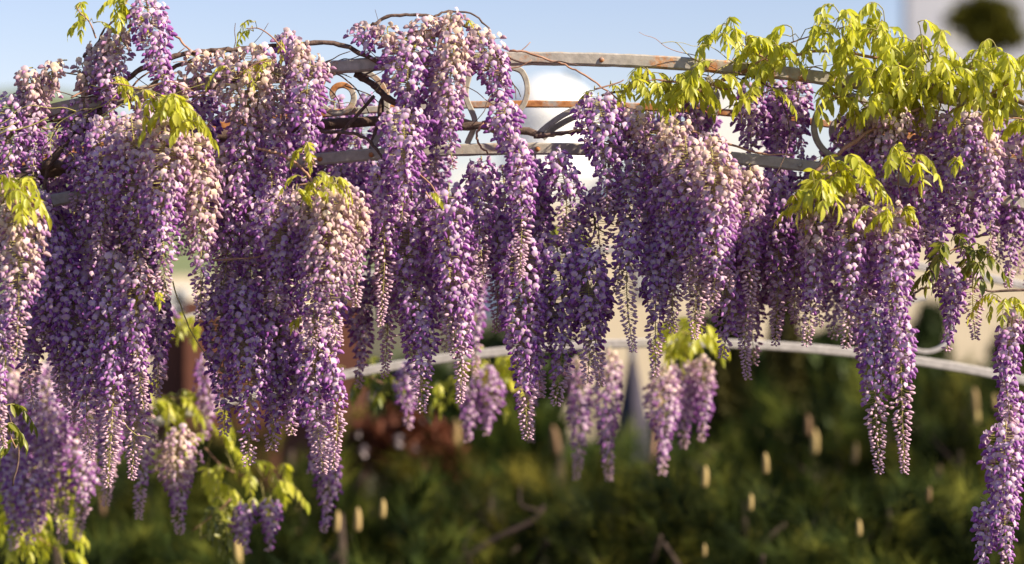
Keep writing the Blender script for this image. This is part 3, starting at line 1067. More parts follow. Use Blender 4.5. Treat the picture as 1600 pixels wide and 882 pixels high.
for row, (ya, wid, h0, h1, st_) in enumerate([(150, 64, 140, 220, 44), (225, 70, 150, 230, 40), (330, 70, 140, 200, 42), (120, 60, 120, 180, 52), (430, 66, 130, 190, 46), (250, 62, 150, 210, 56)]):
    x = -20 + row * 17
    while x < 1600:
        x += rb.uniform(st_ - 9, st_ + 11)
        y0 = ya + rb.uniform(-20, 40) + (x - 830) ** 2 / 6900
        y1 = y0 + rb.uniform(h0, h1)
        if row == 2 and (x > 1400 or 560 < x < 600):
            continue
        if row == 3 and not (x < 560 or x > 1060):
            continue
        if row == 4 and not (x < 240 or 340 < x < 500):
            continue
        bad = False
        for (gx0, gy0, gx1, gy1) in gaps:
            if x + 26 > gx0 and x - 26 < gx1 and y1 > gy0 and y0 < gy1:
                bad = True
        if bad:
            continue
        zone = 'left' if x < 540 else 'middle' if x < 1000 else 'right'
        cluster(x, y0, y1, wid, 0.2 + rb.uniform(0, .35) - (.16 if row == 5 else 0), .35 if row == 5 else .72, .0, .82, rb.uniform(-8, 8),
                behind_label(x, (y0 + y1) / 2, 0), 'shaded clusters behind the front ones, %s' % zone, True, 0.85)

# blurred clusters on the rear arch and just behind the near bunch
B = [
 (75, 600, 800, 66, 1.0, .2, .1, .75, 'blurred lilac cluster between the second and third from the left edge'),
 (165, 590, 790, 56, .9, .25, .0, .7, 'blurred lilac cluster just behind the lowest sharp bud cluster at left'),
 (118, 690, 845, 50, 1.1, .2, .1, .7, 'blurred pale cluster ending lowest above the bottom left leaves'),
 (20, 690, 860, 60, 1.05, .15, .1, .8, 'blurred pinkish cluster at the left edge among the yellow leaves'),
 (20, 560, 800, 80, 1.25, .2, .3, .8, 'blurred pale cluster cut by the left edge above the yellow leaves'),
 (60, 570, 830, 76, 1.3, .2, .15, .75, 'blurred lilac cluster second from the left edge at the bottom'),
 (100, 560, 850, 66, 1.15, .25, .15, .7, 'blurred lilac cluster ending in buds above the bottom leaves at left'),
 (140, 570, 740, 70, 1.2, .25, .1, .8, 'blurred lilac cluster behind the sharp bud tipped ones at left'),
 (45, 740, 850, 60, 1.0, .3, .0, .9, 'blurred short lilac cluster among the yellow leaves in the bottom left corner'),
 (40, 560, 700, 60, 1.3, .2, .4, .9, 'strongly blurred cream cluster behind the left edge'),
 (216, 600, 812, 50, .8, .1, .5, .75, 'slightly blurred cream cluster hanging just above the pines at left'),
 (282, 670, 835, 62, .95, .15, .55, .8, 'blurred cream cluster with sunlit right side alone over the pines'),
 (255, 480, 590, 50, 1.3, .3, .0, .9, 'blurred lilac cluster seen through the gap beside the bare stalk'),
 (318, 560, 690, 46, 1.4, .5, .0, .9, 'blurred violet cluster in front of the russet wall'),
 (388, 790, 865, 46, 1.1, .4, .0, .9, 'left one of two short blurred clusters under the bright leaf tuft'),
 (420, 785, 860, 40, 1.1, .25, .0, .9, 'right one of two short blurred clusters under the bright leaf tuft'),
 (485, 590, 740, 50, .9, .35, .1, .9, 'blurred lilac cluster behind the narrow bud cluster'),
 (505, 690, 832, 46, 1.0, .4, .0, .85, 'blurred violet cluster hanging lowest left of centre'),
 (560, 475, 606, 44, .5, .25, .2, .8, 'blurred pale cluster in front of the rear rail left of centre'),
 (575, 440, 520, 44, .5, .5, .0, .9, 'blurred violet cluster above the pale one at the rear rail'),
 (742, 395, 590, 46, .95, .0, .3, .8, 'blurred whitish pink cluster glowing in the central gap'),
 (730, 600, 690, 48, 1.5, .55, .0, .9, 'left one of the blurred violet pair below the centre'),
 (758, 575, 680, 48, 1.5, .5, .05, .9, 'right one of the blurred violet pair below the centre'),
 (640, 570, 670, 44, 1.2, .5, .0, .8, 'faint blurred cluster behind the bud tips over the dark shrub'),
 (900, 560, 750, 48, 1.5, .3, .3, .75, 'blurred lilac cluster left of the parasol'),
 (952, 550, 752, 50, 1.35, .3, .3, .8, 'blurred lilac cluster beside the parasol'),
 (1035, 575, 742, 56, 1.3, .2, .35, .85, 'left one of the three blurred clusters right of the parasol'),
 (1068, 570, 700, 56, 1.4, .35, .2, .85, 'middle one of the three blurred clusters right of the parasol'),
 (1095, 560, 690, 46, 1.35, .25, .4, .85, 'right one of the three blurred clusters right of the parasol'),
 (830, 560, 690, 44, 1.6, .3, .2, .6, 'faint blurred cluster behind the longest dark violet tip'),
 (1590, 210, 430, 60, .6, .5, .4, .7, 'brown shaded blurred cluster at the right edge, upper half'),
 (1612, 190, 480, 70, .4, .6, .3, .7, 'dim cluster cut by the right edge beneath the leaf mass'),
]
for t in B:
    cluster(t[0], t[1], t[2], t[3], t[4], t[5], t[6], t[7], 0, t[8], 'blurred clusters behind', True, 0.9)


# ------------------------------------------------------------------ leaves
def leaflet_mesh(rnd, mat):
    m = MB()
    L, W = 1.0, rnd.uniform(0.15, 0.19)
    vs = []
    nr = 6
    wv = [0.10, 0.82, 1.0, 0.85, 0.48, 0.0]
    droop = rnd.uniform(0.05, 0.32)
    fold = rnd.uniform(0.15, 0.6)
    tw = rnd.uniform(-0.4, 0.4)
    for i in range(nr):
        t = i / (nr - 1)
        tt = t ** 0.9
        x = L * tt
        z = -droop * tt * tt
        w = W * wv[i]
        for k, s in enumerate((-1, 0, 1)):
            y = s * w
            vs.append(Vector((x, y * math.cos(tw * t), z + abs(s) * w * fold + y * math.sin(tw * t) + (0.015 * math.sin(i * 2.1) if s else 0))))
    fs = []
    for i in range(nr - 1):
        a = i * 3
        fs += [(a, a + 1, a + 4, a + 3), (a + 1, a + 2, a + 5, a + 4)]
    m.add(vs, fs)
    return m.mesh('leaflet', [mat], True)


rl = random.Random(9)
LFT = {k: [leaflet_mesh(rl, k) for _ in range(6)] for k in ('leaf', 'leaf_dull')}


def make_leaf(parent, origin, p, az, length, lift, mat, rnd, lsize, npair):
    """compound leaf: arched stalk + drooping paired leaflets"""
    d = Vector((math.cos(az), math.sin(az), 0))
    pts = []
    for i in range(8):
        t = i / 7
        pts.append(p + d * (length * t) + Vector((0, 0, length * (lift * t - (lift + 0.55) * t * t))))
    m = MB()
    m.tube([q - p for q in pts], [0.0013 - 0.0001 * i for i in range(8)], 4)
    lf = link('leaf', m.mesh('leaf_stalk', ['stalk']), parent, p - origin)
    perp = Vector((-d.y, d.x, 0))
    def leaflet(pos, dr, size):
        o = bpy.data.objects.new('leaflet', rnd.choice(LFT[mat]))
        COL.objects.link(o)
        o.parent = lf
        o.location = pos - p
        dr = dr.normalized()
        q = dr.to_track_quat('X', 'Z')
        o.rotation_mode = 'QUATERNION'
        from mathutils import Quaternion
        o.rotation_quaternion = q @ Quaternion((1, 0, 0), rnd.uniform(-0.9, 0.9))
        o.scale = (size, size * rnd.uniform(0.9, 1.25), size)
    for k in range(npair):
        t = 0.25 + 0.68 * k / max(1, npair - 1)
        i = min(6, int(t * 7))
        fr = t * 7 - i
        pos = pts[i].lerp(pts[i + 1], fr)
        tang = (pts[i + 1] - pts[i]).normalized()
        sz = lsize * (1 - 0.35 * abs(t - 0.5)) * rnd.uniform(0.85, 1.1)
        for s in (-1, 1):
            dr = perp * s * rnd.uniform(0.25, 0.95) + tang * rnd.uniform(0.2, 0.7) + Vector((0, 0, -rnd.uniform(0.1, 1.25)))
            leaflet(pos, dr, sz)
    leaflet(pts[-1], (pts[-1] - pts[-2]).normalized() + Vector((0, 0, -0.5)), lsize * 1.0)


def shoot(label, path, n, spread, d=5.62, mat='leaf', length=.085, lsize=.038, npair=6, r=.0022, sd=1, lift=1.0, cat='leafy shoot', sdep=.08):
    rnd = random.Random(sd * 77 + n)
    pp = px_path(path, d, 6)
    o = pp[0].copy()
    root = thing('leafy_shoot', label, cat, o, 'young leafy shoots of the wisteria')
    m = MB()
    m.tube(rel(pp, o), [r * (1 - 0.5 * i / len(pp)) for i in range(len(pp))], 5)
    link('stem', m.mesh('stem', ['shoot']), root)
    sp = spread * d / F
    for k in range(n):
        q = rnd.choice(pp)
        off = Vector((rnd.uniform(-.6, .6) * sp, rnd.uniform(-sdep, sdep), rnd.uniform(-1, 1) * sp))
        az = rnd.uniform(0, 6.283)
        ln = length * rnd.uniform(0.65, 1.15)
        base = q + off
        # leaf stalk foot joins the shoot
        if off.length > 0.03:
            mm = MB()
            mid = (q + base) * 0.5 + Vector((0, 0, 0.01))
            mm.tube(rel([q, mid, base], o), 0.0011, 4)
            link('leaf_stem', mm.mesh('leaf_stem', ['stalk']), root)
        make_leaf(root, o, base, az, ln, lift * rnd.uniform(0.3, 1.4), mat, rnd, lsize * rnd.uniform(0.8, 1.12), npair + rnd.choice((-1, 0, 0, 1)))
    return root


shoot('yellow green shoot stretching left below the rail, leftmost of the big leaf mass', [(1110, 140), (1060, 130), (1020, 125), (985, 140)], 15, 16, sd=1)
shoot('hanging leaf tuft with long pointed leaflets at the left of the big leaf mass', [(1110, 100), (1085, 130), (1070, 150)], 10, 18, sd=2, length=.08)
shoot('bright shoot rising above the end of the rail at the left of the leaf mass', [(1200, 95), (1160, 70), (1135, 60), (1125, 50)], 16, 20, sd=3)
shoot('bright leaves standing against the sky above the right part of the rail', [(1180, 100), (1230, 70), (1290, 50), (1330, 40)], 22, 22, sd=4)
shoot('leaf drooping under the rail beside the shaded flowers', [(1180, 120), (1185, 140), (1190, 150)], 3, 10, sd=5, length=.07)
shoot('topmost leaf shoot of the big yellow green mass', [(1330, 90), (1350, 60), (1370, 45), (1385, 35)], 20, 22, sd=6)
shoot('dense yellow green shoot covering the right end of the rail', [(1350, 130), (1390, 110), (1440, 100), (1460, 90)], 33, 34, sd=7)
shoot('leafy shoot just right of where the rail disappears', [(1400, 150), (1440, 110), (1440, 60)], 21, 26, sd=8)
shoot('dense shoot in front of the grey building', [(1450, 140), (1500, 115), (1540, 100), (1570, 95)], 30, 30, sd=9)
shoot('leafy shoot at the upper right edge of the frame', [(1540, 150), (1580, 130), (1610, 120), (1640, 110)], 24, 34, sd=10)
shoot('leaves drooping below the right end of the rail into the iron ring', [(1300, 150), (1350, 160), (1400, 165)], 12, 12, sd=11)
shoot('leaves hanging at the right edge under the leaf mass', [(1560, 190), (1590, 185), (1620, 195)], 7, 12, sd=12)
shoot('leaf tuft above the whitish clusters below the low rail', [(1270, 300), (1290, 280), (1320, 265), (1340, 270)], 17, 22, sd=13, length=.08, lsize=.040, d=5.47, sdep=.03)
shoot('small dangling leaves left of the lower leaf tuft', [(1262, 320), (1245, 310), (1240, 305)], 4, 7, sd=14, length=.06, lsize=.030, d=5.47, sdep=.03)
shoot('small leaf pair under the slanting brown stem', [(1400, 240), (1420, 248), (1440, 255)], 6, 9, sd=15, length=.07, lsize=.034, d=5.5, sdep=.03)
shoot('single bright leaf over the pale lilac flowers at right', [(1490, 245), (1500, 250), (1505, 252)], 1, 3, sd=16, length=.05, lsize=.034, d=5.50)
shoot('tiny unfolding leaves above the sunlit cluster at right', [(1360, 330), (1380, 340), (1410, 330)], 8, 12, sd=17, length=.05, lsize=.026, d=5.47, sdep=.03)
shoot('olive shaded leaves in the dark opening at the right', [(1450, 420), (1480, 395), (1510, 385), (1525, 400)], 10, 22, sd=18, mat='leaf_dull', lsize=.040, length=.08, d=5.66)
shoot('small leaves before the violet cluster at the right edge', [(1560, 470), (1580, 480), (1600, 480)], 6, 12, sd=19, lsize=.030, length=.07)
shoot('leaf sprig at the very top left against the sky', [(150, 60), (140, 35), (125, 20), (120, 10)], 4, 8, sd=20, length=.06, lsize=.024)
shoot('leaf sprigs at the top left above the cream topped cluster', [(170, 40), (185, 25), (195, 8), (200, 0)], 6, 10, sd=21, length=.06, lsize=.028)
shoot('tiny sprig of leaves above the brown branch against the sky', [(440, 75), (425, 58), (405, 45), (385, 45)], 4, 6, sd=22, length=.06, lsize=.024)
shoot('lime green sprigs hanging in front of the left bunch', [(235, 150), (260, 165), (275, 175), (290, 170)], 18, 26, sd=23, d=5.42, length=.07, lsize=.032, sdep=.03)
shoot('small pale leaves over the rail at the left', [(170, 130), (190, 132), (215, 138)], 4, 8, sd=24, d=5.55, length=.06, lsize=.024)
shoot('lime green sprig at the left edge above the cream cluster', [(25, 320), (20, 295), (15, 275), (10, 268)], 9, 16, sd=25, d=5.34, length=.07, lsize=.034)
shoot('small upright leaves left of the drooping twig', [(490, 255), (482, 240), (480, 225)], 3, 5, sd=26, d=5.52, length=.05, lsize=.026)
shoot('small yellow leaves crowning the sunlit central bunch', [(465, 290), (500, 285), (530, 290)], 11, 12, sd=27, d=5.42, length=.05, lsize=.022)
shoot('small leaves beside the arching twig at the top centre', [(640, 50), (690, 45), (725, 30)], 5, 9, sd=28, length=.05, lsize=.020)
shoot('tiny leaves at the crown of the creamy cluster under the brown branch', [(370, 120), (400, 100), (430, 95)], 4, 8, sd=29, d=5.56, length=.05, lsize=.018)
shoot('single yellow leaf in the purple centre', [(665, 300), (672, 312), (673, 318)], 1, 2, sd=30, d=5.5, length=.03, lsize=.022)
shoot('small leaf sprigs among the right stems above the broad bunch', [(930, 140), (965, 130), (975, 125)], 3, 6, sd=31, length=.05, lsize=.022)
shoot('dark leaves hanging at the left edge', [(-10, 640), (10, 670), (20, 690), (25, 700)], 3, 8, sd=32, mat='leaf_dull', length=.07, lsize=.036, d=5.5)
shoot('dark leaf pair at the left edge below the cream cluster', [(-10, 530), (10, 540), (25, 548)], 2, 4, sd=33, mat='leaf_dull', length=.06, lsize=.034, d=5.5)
shoot('faint leaves between the lilac clusters in the left bunch', [(230, 430), (240, 440), (250, 460)], 2, 8, sd=34, d=5.55, length=.05, lsize=.024)
shoot('olive leaf bits in front of the dark hanging mass', [(455, 470), (465, 490), (470, 505)], 1, 3, sd=35, d=5.5, length=.05, lsize=.026)
# rear, out of focus
shoot('blurred bright yellow green leaf tuft over the pines at left', [(320, 700), (350, 730), (400, 750), (435, 745)], 15, 34, sd=40, d=7.0, length=.10, lsize=.042)
shoot('blurred dull leaves below the bright yellow green tuft', [(360, 780), (340, 800), (300, 830)], 7, 26, sd=41, d=6.8, mat='leaf_dull', lsize=.042)
shoot('blurred yellow green leaves filling the bottom left corner', [(0, 780), (30, 810), (60, 840), (90, 860)], 22, 34, sd=42, d=7.0, length=.10, lsize=.046)
shoot('blurred yellow leaves above the bottom left corner', [(70, 740), (90, 760), (110, 780)], 7, 20, sd=43, d=7.0, length=.09, lsize=.036)
shoot('blurred bright leaves on the rear rail at left', [(235, 600), (260, 620), (290, 625), (325, 635)], 12, 20, sd=44, d=7.1, length=.10, lsize=.046)
shoot('blurred bright leaves above the three blurred clusters', [(1040, 520), (1070, 520), (1095, 530)], 14, 22, sd=45, d=7.0, length=.10, lsize=.046)
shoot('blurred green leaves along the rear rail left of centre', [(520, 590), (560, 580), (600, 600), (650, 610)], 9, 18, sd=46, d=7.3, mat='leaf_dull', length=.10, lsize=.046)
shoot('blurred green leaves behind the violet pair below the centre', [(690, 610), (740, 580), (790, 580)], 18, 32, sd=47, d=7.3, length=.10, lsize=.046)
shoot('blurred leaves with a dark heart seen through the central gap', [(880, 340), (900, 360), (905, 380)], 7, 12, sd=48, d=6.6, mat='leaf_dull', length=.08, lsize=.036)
shoot('blurred leaves beside the gap with the drooping bare stalk', [(290, 500), (300, 510), (310, 500)], 4, 12, sd=49, d=7.1, length=.10, lsize=.04)


# ------------------------------------------------------------------ pines
def needle_mesh(rnd, rx, h, ntuft, nn, mat='pine', nl=(.06, .11)):
    m = MB()
    cands = []
    for k in range(ntuft):
        a = rnd.uniform(0, 6.283)
        t = rnd.random()
        el = rnd.uniform(0.05, 1.0)
        r = rx * math.sqrt(1 - (el * 0.9) ** 2) * rnd.uniform(0.6, 1.05)
        c = Vector((r * math.cos(a), r * math.sin(a), h * (0.18 + 0.82 * el) * rnd.uniform(0.75, 1.05)))
        ax = Vector((math.cos(a) * 0.5, math.sin(a) * 0.5, rnd.uniform(0.5, 1.2))).normalized()
        s = ax.cross(Vector((0.3, 0.2, 0.9))).normalized()
        q = ax.cross(s)
        for j in range(nn):
            b = rnd.uniform(0, 6.283)
            u = rnd.random()
            side = s * math.cos(b) + q * math.sin(b)
            p0 = c + ax * (u - 0.7) * 0.16
            dr = (ax * rnd.uniform(0.35, 1.1) + side).normalized()
            L = rnd.uniform(*nl)
            w = dr.cross(ax).normalized() * 0.0027
            e = p0 + dr * L
            o = len(m.v)
            m.v.extend([p0 - w, p0 + w, e])
            m.f.append((o, o + 1, o + 2))
            m.m.append(0)
        cands.append((c, ax))
    m.c = [(0, 0, 0)] * len(m.v)
    m.t = m.c
    return m.mesh('needles', [mat], False), cands


def limbs(rnd, rx, h, n=9, mat='pine_bark'):
    m = MB()
    m.tube([Vector((0, 0, -0.05)), Vector((0.02, 0, h * 0.4)), Vector((0, 0.02, h * 0.85))], [0.05, 0.035, 0.01], 7)
    for k in range(n):
        a = 6.283 * k / n + rnd.uniform(-.3, .3)
        z = h * rnd.uniform(0.1, 0.45)
        e = Vector((rx * .85 * math.cos(a), rx * .85 * math.sin(a), z + h * rnd.uniform(.25, .5)))
        m.tube(spline([Vector((0, 0, z)), e * 0.5 + Vector((0, 0, z * .3)), e], 3), [0.024 - 0.0026 * i for i in range(7)], 5)
    return m.mesh('branches', [mat])


rp = random.Random(21)
PV = []
for i in range(4):
    me, cd = needle_mesh(rp, 0.85, 1.0, 170, 90, nl=(.11, .19))
    PV.append((me, limbs(rp, 0.85, 1.0), cd))
cm = MB()
prof = [(0, .006), (.012, .013), (.05, .012), (.075, .009), (.09, .002)]
cm.tube([Vector((0.002 * math.sin(i), 0, z)) for i, (z, r_) in enumerate(prof)], [r_ for z, r_ in prof], 8)
CANDLE = cm.mesh('candle', ['candle'])
# (x px, top y px, depth, width factor, label)
PINES = [
 (90, 800, 9.0, 1.0, 'blurred pine shrub at the bottom left under the yellow leaves'),
 (330, 780, 9.6, 1.0, 'blurred pine shrub below the lone cream cluster'),
 (530, 745, 9.2, .95, 'blurred pine shrub with yellow candles left of the bottom centre'),
 (760, 720, 10.0, 1.05, 'olive blurred pine shrub in the bottom centre'),
 (960, 735, 9.4, .95, 'dark blurred pine shrub below the parasol'),
 (1160, 725, 9.2, 1.0, 'dark blurred pine shrub right of the bottom centre'),
 (1380, 735, 9.2, 1.1, 'dark blurred pine shrub under the long hanging pair'),
 (1590, 770, 9.4, 1.0, 'dark blurred pine shrub at the bottom right corner'),
 (450, 650, 11.5, 1.0, 'blurred pine shrub behind, in front of the russet wall'),
 (870, 640, 12.0, 1.1, 'farther blurred pine shrub left of the parasol'),
 (1310, 600, 11.6, 1.05, 'sunlit blurred pine shrub left of the long hanging pair'),
 (1500, 575, 11.4, 1.15, 'sunlit blurred pine shrub right of the long hanging pair, under the rear rail'),
 (1680, 600, 11.0, 1.0, 'sunlit blurred pine shrub cut by the right edge'),
 (200, 700, 11.4, 1.0, 'farther blurred pine shrub behind the lower left clusters'),
 (-60, 720, 11.0, 1.0, 'farther blurred pine shrub cut by the left edge'),
]
PO = []
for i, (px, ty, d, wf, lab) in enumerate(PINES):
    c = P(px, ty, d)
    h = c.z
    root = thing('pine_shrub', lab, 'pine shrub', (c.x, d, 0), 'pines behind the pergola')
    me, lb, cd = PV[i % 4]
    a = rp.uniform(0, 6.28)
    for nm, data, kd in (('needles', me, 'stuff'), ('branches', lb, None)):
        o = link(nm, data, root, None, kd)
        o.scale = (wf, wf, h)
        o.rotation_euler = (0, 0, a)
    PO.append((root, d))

CAND = [(465, 790, 28), (466, 838, 22), (525, 815, 34), (558, 812, 38), (597, 795, 30), (710, 680, 50), (869, 688, 48), (871, 852, 36), (1100, 745, 34), (1272, 690, 40), (1262, 665, 34),
        (1334, 708, 34), (1196, 724, 34), (1172, 785, 26), (1342, 825, 26), (1466, 742, 36), (1523, 626, 40), (1526, 650, 30), 
        (1555, 628, 24), (160, 790, 34), (370, 870, 50), (1450, 772, 24), (1385, 690, 22), (1100, 860, 20)]
pin = [(px, ty, d, r_[0]) for (px, ty, d, wf, lab), r_ in zip(PINES, PO)]
for (px, py, hh) in CAND:
    best = min(pin, key=lambda q: abs(q[0] - px) + (0 if py > q[1] - 12 else 400) + (abs(q[1] - py) * .3))
    d = best[2] - 0.72
    p = P(px, py + hh / 2, d)
    o = link('candle', CANDLE, best[3], p - best[3].location)
    s = (hh * 1.0 * d / F) / 0.09
    o.scale = (s * 1.0, s * 1.0, s)
    o.rotation_euler = (rp.uniform(-.12, .12), rp.uniform(-.12, .12), 0)


# ------------------------------------------------------------------ leafy shrubs, trees, columns
def leaf_cloud(rnd, boxr, n, size, mat, shape='ball'):
    m = MB()
    rx, ry, rz = boxr
    clumps = []
    for k in range(26):
        v = Vector((rnd.gauss(0, 1), rnd.gauss(0, 1), rnd.gauss(0, 1))).normalized() * rnd.uniform(.35, .85)
        clumps.append(v)
    for k in range(n):
        if shape == 'ball':
            c = rnd.choice(clumps)
            v = c + Vector((rnd.gauss(0, .14), rnd.gauss(0, .14), rnd.gauss(0, .14)))
            p = Vector((v.x * rx, v.y * ry, v.z * rz))
        else:
            t = rnd.random()
            a = rnd.uniform(0, 6.283)
            rr = (1 - t ** 2.2) * (0.75 + .25 * math.sin(a * 4 + t * 9)) * rnd.uniform(.7, 1.05) + .05
            p = Vector((rx * rr * math.cos(a), ry * rr * math.sin(a), -rz + 2 * rz * t))
        u = Vector((rnd.gauss(0, 1), rnd.gauss(0, 1), rnd.gauss(0, 1))).normalized()
        w = u.cross(Vector((.2, .3, 1))).normalized()
        s = size * rnd.uniform(.6, 1.3)
        o = len(m.v)
        m.v.extend([p - u * s, p + w * s * .45, p + u * s, p - w * s * .45])
        m.f.append((o, o + 1, o + 2, o + 3))
        m.m.append(0)
    m.c = [(0, 0, 0)] * len(m.v)
    m.t = m.c
    return m.mesh('crown', [mat], False)


def tree(name, label, cat, px, d, ytop, ybot, wpx, mat, n, size, shape='ball', group=None):
    rnd = random.Random(int(px + d * 10))
    top, bot = P(px, ytop, d), P(px, ybot, d)
    rz = max(.2, (top.z - bot.z) / 2)
    rx = wpx / 2 * d / F
    root = thing(name, label, cat, (top.x, d, 0), group)
    cz = (top.z + bot.z) / 2
    link('crown', leaf_cloud(rnd, (rx, rx * .8, rz), n, size, mat, shape), root, (0, 0, cz))
    m = MB()
    tr = max(.03, rx * .07)
    m.tube([Vector((0, 0, -.1)), Vector((rx * .05, 0, cz * .5)), Vector((0, 0, cz + rz * .5))], [tr, tr * .8, tr * .3], 7)
    for k in range(7):
        a = k * 0.9
        zz = cz - rz * .5 + k * rz * .12
        m.tube([Vector((0, 0, zz)), Vector((rx * .6 * math.cos(a), rx * .5 * math.sin(a), zz + rz * .5))], [tr * .5, tr * .15], 5)
    link('trunk', m.mesh('trunk', ['pine_bark']), root)
    return root


tree('columnar_conifer', 'blurred olive brown columnar conifer behind the rear rail, left of two', 'conifer', 1140, 12.5, 430, 760, 90, 'cypress', 9000, .035, 'col', 'columnar conifers')
tree('columnar_conifer', 'blurred olive brown columnar conifer behind the rear rail, right of two', 'conifer', 1225, 12.9, 440, 760, 86, 'cypress', 9000, .035, 'col', 'columnar conifers')
tree('dark_shrub', 'dark blurred shrub between the columnar conifers and the long hanging pair', 'shrub', 1340, 15, 490, 720, 240, 'bush', 9000, .06)
tree('dark_shrub', 'dark blurred shrub behind the sunlit pines at the right edge', 'shrub', 1560, 16, 545, 720, 300, 'bush', 9000, .06)
tree('dark_shrub', 'dark blurred shrub behind the clusters at the centre', 'shrub', 800, 14, 520, 760, 260, 'bush', 9000, .06)
tree('dark_shrub', 'dark blurred shrub above the russet branches left of centre', 'shrub', 620, 15, 540, 760, 260, 'bush', 9000, .06)
tree('dark_shrub', 'dark blurred shrub low behind the pines at the far left', 'shrub', 60, 15, 560, 780, 320, 'bush', 9000, .06)
tree('dark_shrub', 'dark blurred shrub below the parasol', 'shrub', 1010, 15, 650, 800, 260, 'bush', 8000, .06)
tree('dark_shrub', 'dark blurred shrub behind the two columnar conifers', 'shrub', 1190, 17, 500, 760, 260, 'bush', 9000, .06)
tree('green_shrub', 'blurred green shrub showing through the iron ring before the cream house', 'shrub', 1447, 20, 470, 640, 70, 'bush', 4000, .06)
tree('green_shrub', 'blurred green shrub at the right edge before the cream house', 'shrub', 1580, 20, 500, 640, 90, 'bush', 4000, .06)
tree('green_shrub', 'blurred green shrub before the cream house just right of centre', 'shrub', 1090, 20, 480, 660, 90, 'bush', 4000, .06)
tree('russet_shrub', 'blurred russet leaved shrub with a few pale blossoms left of centre', 'shrub', 640, 11.2, 640, 760, 210, 'redleaf', 3600, .035)
rs = [o for o in COL.objects if o.name.startswith('russet_shrub')][0]
for (px, py, s) in ((580, 625, 20), (605, 600, 14), (622, 690, 22), (568, 706, 20), (640, 742, 16), (560, 680, 10), (660, 660, 8), (650, 700, 10)):
    m = MB()
    rnd = random.Random(px)
    for k in range(16):
        a, e = rnd.uniform(0, 6.28), rnd.uniform(-1.2, 1.4)
        dr = Vector((math.cos(a) * math.cos(e), math.sin(a) * math.cos(e), math.sin(e)))
        w = dr.cross(Vector((.1, .2, 1))).normalized()
        r_ = s * 10.6 / F * .55
        m.add([dr * r_ * .1, dr * r_ * .7 + w * r_ * .4, dr * r_, dr * r_ * .7 - w * r_ * .4], [(0, 1, 2, 3)])
    link('blossom', m.mesh('blossom', ['blossom'], False), rs, P(px, py, 10.6) - rs.location)
tree('tall_tree', 'olive blurred tree in front of the grey building at the top right', 'tree', 1546, 60, -10, 88, 128, 'olive', 9000, .12)
tree('slim_tree', 'thin brown blurred tree top rising beside the white dome', 'tree', 893, 135, 108, 300, 26, 'cypress', 3000, .12, 'col')

# leafless low branches among the pines
fb = thing('fallen_branch', 'dark leafless branch lying across the pines at the bottom centre', 'branch', P(700, 882, 9.0))
for pts, r_ in (([(690, 900), (760, 850), (830, 815), (850, 790)], .016), ([(850, 800), (815, 790), (812, 760)], .008), ([(745, 900), (725, 860), (738, 825)], .007)):
    m = MB()
    pp = rel(px_path(pts, 9.0), fb.location)
    m.tube(pp, [r_ * (1 - .5 * i / len(pp)) for i in range(len(pp))], 6)
    link('limb', m.mesh('limb', ['dark_bark']), fb)


# ------------------------------------------------------------------ walls and houses
def house(name, label, x0, x1, ytop, d, depth, mat, wins, cat='house', roof=0.0, win_proud=0.02):
    a, b = P(x0, ytop, d), P(x1, ytop, d)
    root = thing(name, label, cat, ((a.x + b.x) / 2, d, 0))
    o = root.location.copy()
    m = MB()
    m.box((a.x - o.x, 0, -.3), (b.x - o.x, depth, a.z))
    link('wall', m.mesh('wall', [mat], False), root)
    if roof:
        m = MB()
        hw = (b.x - a.x) / 2 + .3
        z = a.z + .004
        v = [Vector(p) for p in ((-hw, -.4, z), (hw, -.4, z), (hw, depth + .4, z), (-hw, depth + .4, z), (-hw * .75, depth / 2, z + roof), (hw * .75, depth / 2, z + roof))]
        m.add(v, [(0, 1, 5, 4), (1, 2, 5), (2, 3, 4, 5), (3, 0, 4), (3, 2, 1, 0)])
        link('roof', m.mesh('roof', ['roof'], False), root)
    for (wx0, wy0, wx1, wy1) in wins:
        p, q = P(wx0, wy1, d), P(wx1, wy0, d)
        m = MB()
        f = .05 * d / 25
        for lo, hi in (((p.x - f, -.05, p.z - f), (q.x + f, .02, p.z)), ((p.x - f, -.05, q.z), (q.x + f, .02, q.z + f)),
                       ((p.x - f, -.05, p.z), (p.x, .02, q.z)), ((q.x, -.05, p.z), (q.x + f, .02, q.z))):
            m.box((lo[0] - o.x, lo[1], lo[2]), (hi[0] - o.x, hi[1], hi[2]))
        w = link('window', m.mesh('window_frame', ['white'], False), root)
        m = MB()
        m.box((p.x - o.x, -.02, p.z), (q.x - o.x, .015, q.z))
        link('pane', m.mesh('pane', ['glass'], False), w)
    return root


house('cream_house', 'blurred cream rendered house behind the right half of the flowers', 835, 1720, 318, 26, 8, 'cream',
      [(1010, 380, 1060, 450), (1180, 380, 1230, 450), (1340, 380, 1390, 450)], roof=0)
house('cream_house', 'blurred cream rendered house glimpsed through the gap beside the bare stalk at left', 60, 420, 430, 24, 7, 'cream',
      [(268, 455, 292, 485), (120, 460, 160, 510)])
gh = house('grey_building', 'tall blurred grey building filling the top right corner', 1418, 2000, -160, 90, 1.2, 'grey',
           [(1484, 22, 1498, 62), (1538, 40, 1548, 90), (1640, 20, 1670, 70), (1640, 150, 1670, 200), (1484, 150, 1498, 200)], 'building')
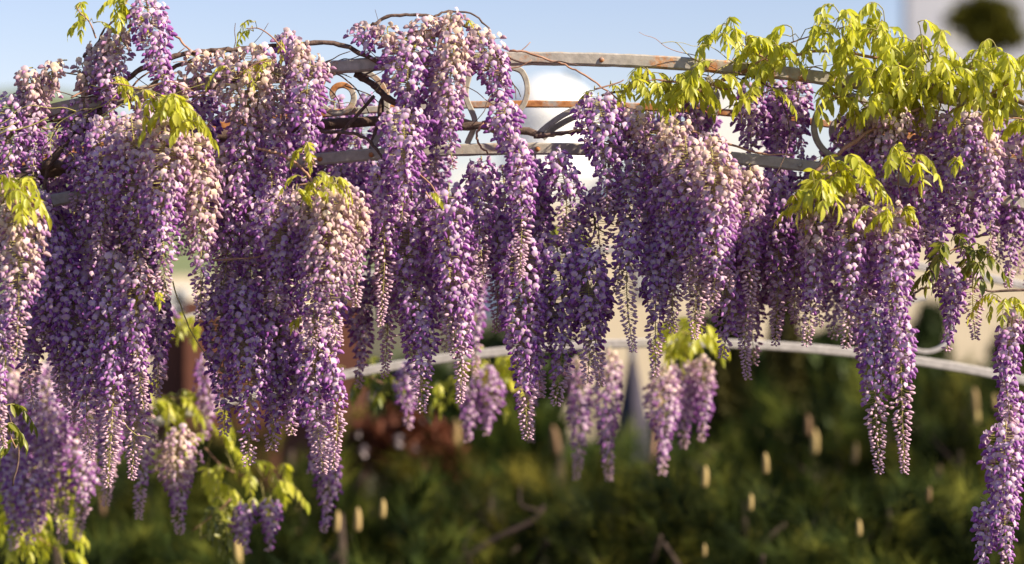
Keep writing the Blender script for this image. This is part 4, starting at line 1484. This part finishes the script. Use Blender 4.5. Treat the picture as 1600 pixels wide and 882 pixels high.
# chapel with dome
dz = 120
ch = thing('domed_chapel', 'bright white blurred dome seen under the rail right of the centre', 'chapel', (P(858, 0, dz).x, dz, 0))
m = MB()
rr = 76 / F * dz
zc = P(0, 198, dz).z
rings = 10
pts = [Vector((0, 0, zc + rr * math.sin(a * math.pi / 2 / rings))) for a in range(rings + 1)]
m.tube(pts, [max(.02, rr * math.cos(a * math.pi / 2 / rings)) for a in range(rings + 1)], 32)
link('dome', m.mesh('dome', ['white']), ch)
m = MB()
m.tube([Vector((0, 0, zc - .005)), Vector((0, 0, zc - 2.4))], [rr * .98, rr * .98], 32)
link('drum', m.mesh('drum', ['white'], False), ch)
m = MB()
m.box((-4.5, -4, -.3), (4.5, 9, zc - 2.404))
link('wall', m.mesh('wall', ['white'], False), ch)
gb = thing('white_house', 'white blurred gable seen between rails under the big leaf mass', 'house', (P(1140, 0, 110).x, 110, 0))
m = MB()
a, b = P(1060, 215, 110), P(1215, 215, 110)
hw = (b.x - a.x) / 2
zt = P(0, 130, 110).z
v = [Vector(p) for p in ((-hw, 0, -.3), (hw, 0, -.3), (hw, 0, a.z), (0, 0, zt), (-hw, 0, a.z), (-hw, 8, -.3), (hw, 8, -.3), (hw, 8, a.z), (0, 8, zt), (-hw, 8, a.z))]
m.add(v, [(0, 1, 2, 3, 4), (9, 8, 7, 6, 5), (1, 6, 7, 2), (5, 0, 4, 9), (2, 7, 8, 3), (3, 8, 9, 4)])
link('wall', m.mesh('wall', ['white'], False), gb)

rw = thing('garden_wall', 'blurred russet garden wall with two pillars behind the lower left clusters', 'wall', (P(400, 0, 13).x, 13, 0))
o_ = rw.location
m = MB()
a, b = P(240, 600, 13), P(560, 600, 13)
m.box((a.x - o_.x, 0, -.2), (b.x - o_.x, .22, P(0, 500, 13).z))
link('panel', m.mesh('panel', ['redwall'], False), rw)
m = MB()
m.box((a.x - o_.x - .05, -.04, P(0, 500, 13).z + .002), (b.x - o_.x + .05, .26, P(0, 500, 13).z + .05))
link('coping', m.mesh('coping', ['cap'], False), rw)
for px in (320, 545):
    m = MB()
    q = P(px, 0, 13)
    m.box((q.x - o_.x - .09, -.12, -.2), (q.x - o_.x + .09, -.003, P(0, 470, 13).z))
    link('pillar', m.mesh('pillar', ['redwall'], False), rw)

print('objects', len(bpy.data.objects))
